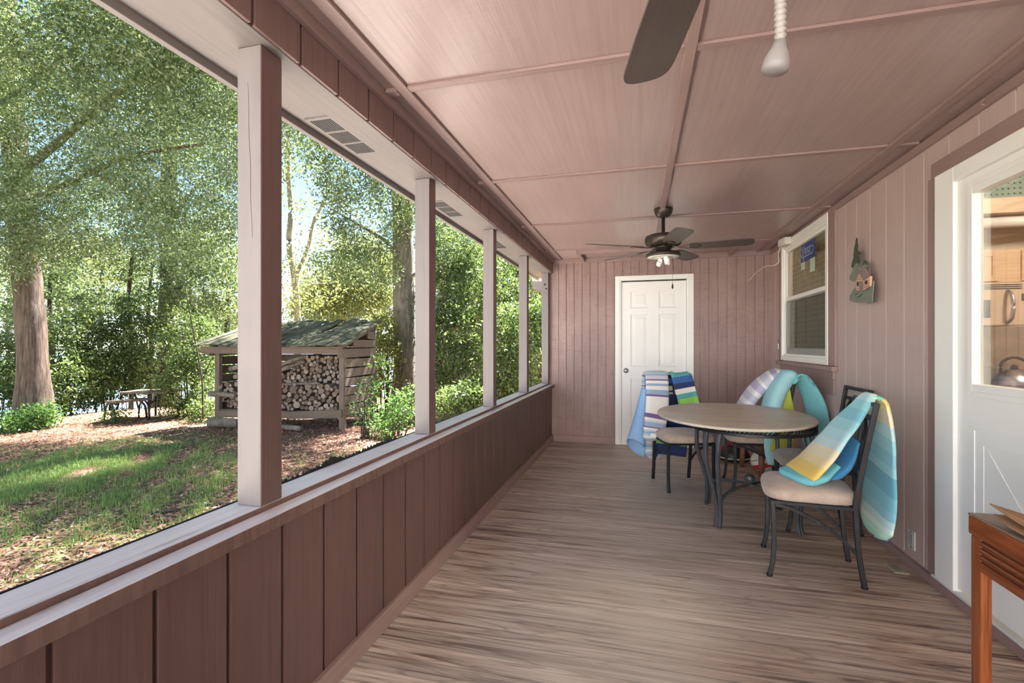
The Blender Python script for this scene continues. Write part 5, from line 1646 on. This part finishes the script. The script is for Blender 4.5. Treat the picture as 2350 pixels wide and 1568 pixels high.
SH += [('far low thicket behind the picnic table', 300, 19, [blob(300, 850, 19, 260, 110, 2)], 6000, .13, 'leaf_mid'),
       ('far low thicket behind the big oak trunk', 60, 19, [blob(70, 860, 19, 260, 90, 2)], 5000, .13, 'leaf_mid'),
       ('far low thicket left of the woodshed', 500, 18, [blob(500, 840, 18, 200, 130, 2)], 5000, .13, 'leaf_mid')]
for k_, (lab, px, d, bb, n, sz, mt) in enumerate(SH):
    x, y = bearing(px, d); z0 = float(gz(x, y))
    t = thing('shrub', lab, 'shrub', (x, y, z0), 0, 'shrubs at the edge of the yard')
    add_leaves(t, 'foliage', bb, n, sz, M[mt], 300 + k_, clump=.12, wid=.5)
    mb = MB(); rng = random.Random(k_)
    for bl_ in bb:
        for s in range(4):
            c = Vector(bl_[0]) - t.location
            e = c + Vector((rng.uniform(-.7, .7) * bl_[1][0], rng.uniform(-.5, .5) * bl_[1][1], rng.uniform(0, .7) * bl_[1][2]))
            b0 = Vector((e.x * .3 + rng.uniform(-.1, .1), e.y * .3, -.05))
            P, rr = stem([b0, (b0 + e) / 2 + Vector((rng.uniform(-.1, .1), 0, .05)), e], .012 if n < 5000 else .02, .004, seed=s)
            mb.tube(P, rr, 6)
    mb.build('stem', M['bark_dark'], t)
# bare forked sapling left of the shed
x, y = bearing(466, 9.9); z0 = float(gz(x, y))
t = thing('bare_sapling', 'bare forked sapling standing left of the woodshed', 'sapling', (x, y, z0))
mb = MB()
for br, r in (([(466, 960, 9.9), (464, 880, 9.9), (455, 820, 9.9), (432, 700, 9.9), (425, 660, 9.9)], .018), ([(465, 870, 9.9), (478, 840, 9.9), (490, 815, 9.9)], .012)):
    P, rr = stem([Vector(spot(*q)) - t.location for q in br], r, r * .5, seed=3)
    mb.tube(P, rr, 8)
mb.build('trunk', M['bark_dark'], t)

# --- grass and leaf litter
def scatter_ground():
    r = np.random.default_rng(5)
    n = 420000
    d = 2.6 + 9.5 * r.uniform(0, 1, n) ** .8
    px = r.uniform(-120, 1150, n)
    a = (px - 1175) / F_PX
    x = d * (-SN + a * CS); y = d * (CS + a * SN)
    ok = (x < -1.45)
    x, y, d, px = x[ok], y[ok], d[ok], px[ok]
    # grass thickness: a broad green patch at the left, tufts elsewhere
    c0 = np.array(bearing(120, 5.8)); c1 = np.array(bearing(380, 5.0)); c2 = np.array(bearing(300, 6.8))
    g = 1.15 * np.exp(-((x - c0[0]) ** 2 + (y - c0[1]) ** 2) / 1.9) + .7 * np.exp(-((x - c1[0]) ** 2 + (y - c1[1]) ** 2) / .55) + .5 * np.exp(-((x - c2[0]) ** 2 + (y - c2[1]) ** 2) / .8)
    pt = np.sin(x * 5.1 + 1.3 * np.sin(y * 3.3)) * np.sin(y * 4.7 + 1.7 * np.sin(x * 2.9)) + .6 * np.sin(x * 11 + y * 9)
    g = g * (.55 + .45 * pt) + .10 * (pt > .55) * (d < 6.8)
    keep = r.uniform(0, 1, len(x)) < np.clip(g, 0.0, 1) * .95
    x, y = x[keep], y[keep]
    n = len(x)
    z = gz(x, y)
    h = r.uniform(.03, .085, n) * (1 + .8 * (r.uniform(0, 1, n) > .93))
    an = r.uniform(0, 2 * PI, n); ln = r.uniform(.1, .9, n)
    dx, dy = np.cos(an), np.sin(an)
    w = .0016 + .0016 * r.uniform(0, 1, n)
    B = np.stack([x, y, z], -1)
    s = np.stack([-dy * w, dx * w, 0 * w], -1)
    mid = B + np.stack([dx * ln * h * .25, dy * ln * h * .25, h * .6], -1)
    tip = B + np.stack([dx * ln * h * .9, dy * ln * h * .9, h * (1 - .3 * ln)], -1)
    V = np.concatenate([np.stack([B - s, B + s, mid + s * .8, mid - s * .8], 1), np.stack([mid - s * .8, mid + s * .8, tip + s * .12, tip - s * .12], 1)])
    tn = np.clip(r.normal(.5, .2, n), 0, 1)
    me = quads_mesh('grass', V, np.concatenate([tn, tn]), M['grassblade'])
    o = bpy.data.objects.new('grass', me); COL.objects.link(o)
    tag(o, 'short patchy green grass growing in the yard', 'grass', kind='stuff')
    n = 120000
    d = 2.6 + 11.5 * r.uniform(0, 1, n) ** .75
    px = r.uniform(-120, 1240, n)
    a = (px - 1175) / F_PX
    x = d * (-SN + a * CS); y = d * (CS + a * SN)
    gg = np.exp(-((x - c0[0]) ** 2 + (y - c0[1]) ** 2) / 1.4)
    ok = (x < -1.42) & (r.uniform(0, 1, n) > gg * .95)
    x, y = x[ok], y[ok]; n = len(x)
    z = gz(x, y) + r.uniform(.002, .02, n)
    an = r.uniform(0, 2 * PI, n)
    L = r.uniform(.012, .034, n)
    ax = np.stack([np.cos(an), np.sin(an), r.normal(0, .25, n)], -1)
    sd = np.stack([-np.sin(an), np.cos(an), r.normal(0, .35, n)], -1)
    P = np.stack([x, y, z], -1)
    V = np.stack([P - ax * L[:, None], P + sd * (L * .38)[:, None], P + ax * L[:, None], P - sd * (L * .38)[:, None]], 1)
    me = quads_mesh('leaf_litter', V, np.clip(r.normal(.45, .25, n), 0, 1), M['litter'])
    o = bpy.data.objects.new('leaf_litter', me); COL.objects.link(o)
    tag(o, 'reddish brown dead leaves strewn over the yard', 'leaf litter', kind='stuff')
scatter_ground()

# --- hose and torn screen at the sill
hx = [bearing(p, d) for p, d in ((345, 4.55), (390, 4.62), (440, 4.72), (490, 4.82), (545, 4.85), (590, 4.7))]
P = cat_rom([(a, b, float(gz(a, b)) + .014) for a, b in hx], 40)
tag(MB().tube(P, .011, 10).build('garden_hose', simple('dark_green_hose', S(52, 60, 58), .5)), 'dark garden hose lying in the grass below the thick post', 'hose')
rng = random.Random(4)
mb = MB()
top, bot = [], []
N = 150
for i in range(N):
    y = 1.37 + .95 * i / (N - 1)
    h = .003 + .006 * abs(math.sin(i * .7)) * rng.random() + (.022 * math.exp(-((i - 62) / 9) ** 2)) + .012 * math.exp(-((i - 6) / 6) ** 2) * rng.random() + .008 * (rng.random() > .86) + .008 * math.exp(-((i - 125) / 16) ** 2)
    top.append((-1.238 - .006 * rng.random(), y, .751 + h)); bot.append((-1.2365, y, .742))
vs = bot + top + [(p[0] - .004, p[1], p[2]) for p in top] + [(p[0] - .006, p[1], p[2]) for p in bot]
fs = []
for i in range(N - 1):
    for r_ in range(3):
        fs.append((r_ * N + i, r_ * N + i + 1, (r_ + 1) * N + i + 1, (r_ + 1) * N + i))
mb.add(vs, fs, None, None, False)
tag(mb.build('torn_screen', M['black']), 'torn black screen scraps along the outer sill right of the thick post', 'screen scrap')
struct(MB().box(-1.2385, -1.2355, YF, YB, .73, .754).build('trim_90', M['black']), 'thin black screen edge along the outer sill')

# ---------------------------------------------------------------- woodshed
sx, sy = bearing(789, 8.9)
SZ = float(gz(sx, sy)) - .02
phi = TH - math.radians(11)
WS = thing('woodshed', 'old open woodshed of grey boards with a sloping mossy plank roof', 'shed', (sx, sy, SZ), phi)
SL, SD = 2.70, 1.15
for nm, x, y, h, w_ in (('post', -.05, 0, 1.50, .10), ('post', -SL, .0, 1.50, .10), ('post', -.05, SD, 1.95, .09), ('post', -SL, SD, 1.95, .09)):
    MB().box(x - w_ / 2, x + w_ / 2, y, y + w_ * .9, 0, h).build(nm, M['oldwood_z'], WS, bevel=.006)
MB().box(-SL - .22, .04, -.16, -.11, 1.43, 1.565).build('eave_beam', M['oldwood'], WS, bevel=.006)
MB().box(-SL, 0, SD + .0, SD + .05, 1.86, 1.98).build('ridge_beam', M['oldwood'], WS, bevel=.006)
slope = math.atan2(.50, 1.55)
for x in (-.02, -SL * .5, -SL):
    MB().bar([(x, -.12, 1.55), (x, 1.28, 1.55 + 1.40 * math.tan(slope))], .05, .09).build('rafter', M['oldwood'], WS, bevel=.004)
rng = random.Random(12)
npl = 17
for i in range(npl):
    x0 = -SL - .26 + i * (SL + .42) / npl
    wd = (SL + .42) / npl - rng.uniform(.004, .02)
    lift = rng.uniform(0, .02)
    tilt = rng.uniform(-.05, .05)
    y0 = -.27 + rng.uniform(-.02, .03); y1 = 1.34 + rng.uniform(-.06, .04)
    zf = lambda y: 1.60 + (y + .16) * math.tan(slope)
    mb = MB()
    n = 9
    for s in range(n - 1):
        ya, yb = y0 + (y1 - y0) * s / (n - 1), y0 + (y1 - y0) * (s + 1) / (n - 1)
        wa = lift + .014 * math.sin(s * .9 + i) + (.05 * (s / n) ** 2 if i in (11, 13) else 0)
        wb = lift + .014 * math.sin((s + 1) * .9 + i) + (.05 * ((s + 1) / n) ** 2 if i in (11, 13) else 0)
        sk = .10 if i == 12 else 0
        vs = []
        for (y, w_, k_) in ((ya, wa, s), (yb, wb, s + 1)):
            ox = sk * k_ / n
            for (xx, tt) in ((x0, -1), (x0 + wd, 1)):
                for zz in (0, .022):
                    vs.append((xx + ox, y, zf(y) + w_ + tt * tilt * .09 + zz))
        mb.add(vs, [(0, 2, 3, 1), (4, 5, 7, 6), (0, 4, 6, 2), (1, 3, 7, 5), (0, 1, 5, 4), (2, 6, 7, 3)])
    mb.build('roof_plank', M['roofwood'], WS)
for side, xx in (('wall_slat', .0), ('wall_slat', -SL - .06)):
    z = .30
    i = 0
    while z < 1.90:
        h = rng.uniform(.145, .17)
        # length follows the slope of the roof
        ys = 0.02 if z + h < 1.50 else (z + h - 1.60) / math.tan(slope) + .02
        if ys < SD - .1:
            mb = MB(); mb.bar([(xx + .012, ys, z + h / 2 + .0), (xx + .012, SD + .06, z + h / 2 + rng.uniform(-.012, .012))], .022, h - .004, up=(0, 0, 1))
            mb.build('wall_slat', M['oldwood'], WS, bevel=.003)
        z += h + rng.uniform(.012, .03)
z = .25
while z < 1.93:
    h = rng.uniform(.14, .17)
    MB().bar([(-SL - .03, SD + .06, z + h / 2), (0.02, SD + .06, z + h / 2 + rng.uniform(-.01, .01))], .02, h).build('back_slat', M['oldwood'], WS)
    z += h + rng.uniform(.0, .008)
MB().bar([(-1.15, -.04, .275), (-.02, -.04, .335)], .035, .145).build('sill_board', M['oldwood'], WS, bevel=.004)
MB().bar([(-SL, -.03, .26), (-1.10, -.03, .285)], .035, .13).build('sill_board', M['oldwood'], WS, bevel=.004)
MB().box(-SL, 0, .02, SD, .30, .345).build('floor_boards', M['oldwood'], WS)

# --- firewood, every log its own thing
def endgrain():
    m, nt, b, out = new_mat('cut_log_end')
    tc = nd(nt, 'ShaderNodeTexCoord')
    oi = nd(nt, 'ShaderNodeObjectInfo')
    sp = nd(nt, 'ShaderNodeSeparateXYZ'); nt.links.new(tc.outputs['Object'], sp.inputs[0])
    cb = nd(nt, 'ShaderNodeCombineXYZ'); nt.links.new(sp.outputs[0], cb.inputs[0]); nt.links.new(sp.outputs[2], cb.inputs[1])
    ln = nd(nt, 'ShaderNodeVectorMath', operation='LENGTH'); nt.links.new(cb.outputs[0], ln.inputs[0])
    k = nd(nt, 'ShaderNodeMath', operation='MULTIPLY', in_1=700.); nt.links.new(ln.outputs['Value'], k.inputs[0])
    s = nd(nt, 'ShaderNodeMath', operation='SINE'); nt.links.new(k.outputs[0], s.inputs[0])
    c = ramp(nt, oi.outputs['Random'], [(0, S(100, 82, 68)), (.5, S(134, 114, 98)), (1, S(168, 150, 134))])
    c = mixc(nt, 1., c, ramp(nt, s.outputs[0], [(0, .9), (1, 1.05)]), 'MULTIPLY')
    n = noise(nt, tc.outputs['Object'], 30, 3)
    c = mixc(nt, 1., c, ramp(nt, n, [(.3, .75), (.6, 1.)]), 'MULTIPLY')
    nt.links.new(c, b.inputs['Base Color']); b.inputs['Roughness'].default_value = .9
    return m
EG = endgrain()
def log_mesh(r, L, seed):
    rng = random.Random(seed)
    mb = MB()
    n = 14
    ks = [1 + rng.uniform(-.13, .13) for _ in range(n)]
    rings = [(0, .97), (.006, 1.), (L * .5, 1.02), (L - .006, 1.), (L, .97)]
    vs, fs = [], []
    for (y, k) in rings:
        for j in range(n):
            a = 2 * PI * j / n
            vs.append((r * ks[j] * k * math.cos(a), y, r * ks[j] * k * math.sin(a)))
    for i in range(len(rings) - 1):
        for j in range(n):
            fs.append((i * n + j, i * n + (j + 1) % n, (i + 1) * n + (j + 1) % n, (i + 1) * n + j))
    mb.add(vs, fs, None, 0, True)
    mb.add(vs[:n], [tuple(range(n))], None, 1, False)
    mb.add(vs[-n:], [tuple(reversed(range(n)))], None, 1, False)
    return mb
protos = []
for k_ in range(7):
    r = [.030, .036, .041, .046, .052, .060, .070][k_]
    o = log_mesh(r, .42, k_).build('firewood_log', [M['bark_grey'] if k_ % 2 else M['bark_brown'], EG], None)
    protos.append((r, o, [False]))
def place_log(k_, lx, ly, lz, yaw=0., pitch=0., lab='short round firewood log stacked in the woodshed, cut end facing out'):
    r, o, used = protos[k_]
    if used[0]:
        o = o.copy(); COL.objects.link(o)
    used[0] = True
    o.matrix_world = WS_M @ Matrix.Translation((lx, ly, lz)) @ Matrix.Rotation(yaw, 4, 'Z') @ Matrix.Rotation(pitch, 4, 'X') @ Matrix.Rotation(rng.uniform(0, 6), 4, 'Y')
    tag(o, lab, 'log', 'firewood logs in the woodshed')
    return o
WS_M = Matrix.Translation((sx, sy, SZ)) @ Matrix.Rotation(phi, 4, 'Z')
cnt = 0
# dart-throwing pack of the stack face
placed = []
def top_of(x):            # stack height along the shed
    return 1.36 if x > -1.0 else (1.36 - .42 * min(1, (-1.0 - x) / .5) if x > -1.5 else 1.05)
tries = 0
while cnt < 285 and tries < 60000:
    tries += 1
    k_ = rng.choice([0, 1, 1, 2, 2, 3, 3, 4, 4, 5, 6]) if tries < 12000 else rng.choice([0, 0, 1, 1, 2])
    r = protos[k_][0]
    x = rng.uniform(-SL + .12, -.14); z = rng.uniform(.35 + r, top_of(x))
    if k_ == 6 and z > .8: continue
    if any((x - a) ** 2 + (z - b) ** 2 < (r + q) ** 2 * .90 for a, b, q in placed):
        continue
    placed.append((x, z, r))
    y = (.06 if z < .86 else .30) + rng.uniform(-.03, .05)
    place_log(k_, x, y, z, rng.uniform(-.12, .12), rng.uniform(-.06, .06))
    cnt += 1
def pole(lab, p0, p1, r, seed):
    P, rr = stem([Vector(p0), (Vector(p0) + Vector(p1)) / 2 + Vector((0, 0, .01)), Vector(p1)], r, r * .85, seed=seed)
    o = MB().tube(P, rr, 12).build('firewood_pole', M['bark_grey'], None)
    o.matrix_world = WS_M
    return tag(o, lab, 'log')
pole('topmost slanting pole on the woodpile, left of centre', (-1.75, .22, 1.10), (-1.02, .36, 1.38), .045, 1)
pole('slanting pole on the woodpile, just below the topmost', (-1.70, .16, 1.01), (-1.0, .30, 1.27), .042, 2)
pole('thick slanting pole at the upper left end of the woodpile', (-2.55, .16, 1.12), (-1.8, .26, 1.30), .05, 3)
pole('pale branch lying across the middle of the woodpile', (-1.35, .10, .83), (-.55, .10, .87), .028, 4)
pole('crooked branch jutting out low at the left end of the woodshed', (-2.75, -.12, .66), (-2.25, -.05, .62), .05, 5)
pole('log lying on the ground under the woodshed front', (-1.6, -.18, .075), (-.75, -.16, .06), .055, 6)
pole('rough log on the ground at the left foot of the woodshed', (-2.62, -.25, .13), (-2.05, -.18, .12), .10, 7)

# ---------------------------------------------------------------- old picnic set
x, y = bearing(252, 9.9)
t = thing('picnic_bench', 'weathered plank bench on a bent pipe frame in the undergrowth', 'bench', (x, y, float(gz(x, y))), TH + 1.1)
for s in (-1, 1):
    MB().box(-.02, .70, -.16 + .0 if s < 0 else .01, -.01 if s < 0 else .16, .40, .44).build('seat_plank', M['oldwood'], t, bevel=.004)
for xx in (.0, .62):
    MB().tube(cat_rom([(xx, -.20, 0), (xx, -.20, .14), (xx, -.15, .30), (xx, -.04, .385), (xx, .06, .38), (xx, .16, .30), (xx, .21, .12), (xx, .21, 0)], 28), .018, 8).build('pipe_leg', M['iron'], t)
x, y = bearing(335, 10.6)
t = thing('picnic_table', 'weathered plank picnic table standing half hidden in the shrubs', 'table', (x, y, float(gz(x, y))), TH + .1)
for i in range(4):
    MB().box(-.33, .62, -.32 + i * .165, -.16 + i * .165, .55, .59).build('top_plank', M['oldwood'], t, bevel=.004)
for xx in (.05,):
    MB().tube(cat_rom([(-.2, -.1, .55), (-.12, -.1, .42), (.02, -.08, .28), (.05, -.05, .0)], 20), .022, 8).build('pipe_leg', M['iron'], t)
    MB().tube(cat_rom([(.45, -.1, .55), (.3, -.1, .42), (.12, -.08, .28), (.10, -.05, .0)], 20), .022, 8).build('pipe_leg', M['iron'], t)
    MB().tube([(.08, .2, 0), (.08, .2, .55)], .022, 8).build('pipe_leg', M['iron'], t)

# ---------------------------------------------------------------- neighbouring house
hx, hy = bearing(1000, 18.0)
HB = thing('neighbouring_house', 'low neighbouring house with pale roof half hidden by shrubs', 'house', (hx, hy, float(gz(hx, hy))), .10)
zb = -HB.location.z
MB().box(0, 7, 0, 6, 0, zb + 2.38).build('wall', simple('tan_house_wall', S(170, 154, 136), .8), HB)
mb = MB(); mb.add([(-1.6, -.6, zb + 2.50), (7.5, -.6, zb + 2.50), (7.5, 3, zb + 4.0), (-1.6, 3, zb + 4.0), (-1.6, -.6, zb + 2.56), (7.5, -.6, zb + 2.56), (7.5, 3, zb + 4.06), (-1.6, 3, zb + 4.06)], [(0, 1, 2, 3), (4, 5, 6, 7), (0, 1, 5, 4), (1, 2, 6, 5), (2, 3, 7, 6), (3, 0, 4, 7)])
mb.build('roof', simple('pale_roof', S(206, 190, 180), .8), HB)
MB().box(-1.6, 7.5, -.64, -.6, zb + 2.38, zb + 2.56).build('fascia', M['white_old'], HB)
for xx in (.6, 2.6, 4.6):
    f = MB().box(xx, xx + .9, -.03, .02, .9, 2.0).build('window', M['white_old'], HB)
    MB().box(xx + .07, xx + .83, -.035, -.028, .97, 1.93).build('pane', simple('dark_pane', S(60, 66, 64), .1), f)
MB().box(-.9, .2, -.9, -.5, 0, .5).build('porch_step', simple('pale_step', S(216, 208, 198), .8), HB)

# wing eave of this house past the end wall
t = thing('house_eave', 'pale projecting eave of the same house beyond the last post', 'eave', (-1.5, 8.0, 2.02))
MB().prism([(-.24, .17), (.28, .02), (.28, .62), (-.24, .62)], lambda u, v, d_: (u, d_, v), 0, 1.2).build('soffit', M['beam_y'], t)
for z0, z1 in ((.30, .44), (.47, .60)):
    MB().box(-.24, .28, -.03, .0, z0, z1).build('fascia_board', M['white_old'], t)

# ---------------------------------------------------------------- light
W = bpy.data.worlds.new('World'); SC.world = W; W.use_nodes = True
nt = W.node_tree; nt.nodes.clear()
sk = nt.nodes.new('ShaderNodeTexSky'); sk.sky_type = 'NISHITA'
SUN_EL, SUN_AZ = math.radians(56), math.radians(14)   # azimuth from +Y toward +X
sk.sun_disc = False; sk.sun_elevation = SUN_EL; sk.sun_rotation = SUN_AZ
sk.air_density = .8; sk.dust_density = .15; sk.ozone_density = 2.0
bg = nt.nodes.new('ShaderNodeBackground'); bg.inputs[1].default_value = SKY
wo = nt.nodes.new('ShaderNodeOutputWorld')
nt.links.new(sk.outputs[0], bg.inputs[0]); nt.links.new(bg.outputs[0], wo.inputs[0])
sl = bpy.data.lights.new('sun', 'SUN'); sl.energy = SUN; sl.angle = math.radians(.8); sl.color = (1, .97, .95)
so = bpy.data.objects.new('sun', sl); COL.objects.link(so)
dirv = Vector((math.sin(SUN_AZ) * math.cos(SUN_EL), math.cos(SUN_AZ) * math.cos(SUN_EL), math.sin(SUN_EL)))
so.rotation_euler = dirv.to_track_quat('Z', 'Y').to_euler()
SC.view_settings.view_transform = 'Standard'
SC.view_settings.look = 'None'
SC.view_settings.exposure = EXPO
SC.view_settings.gamma = 1
SC.view_settings.use_curve_mapping = False
SC.cycles.max_bounces = 10
SC.cycles.diffuse_bounces = 6
SC.cycles.transparent_max_bounces = 24
SC.cycles.transmission_bounces = 6
SC.cycles.sample_clamp_indirect = 8
SC.cycles.use_denoising = True
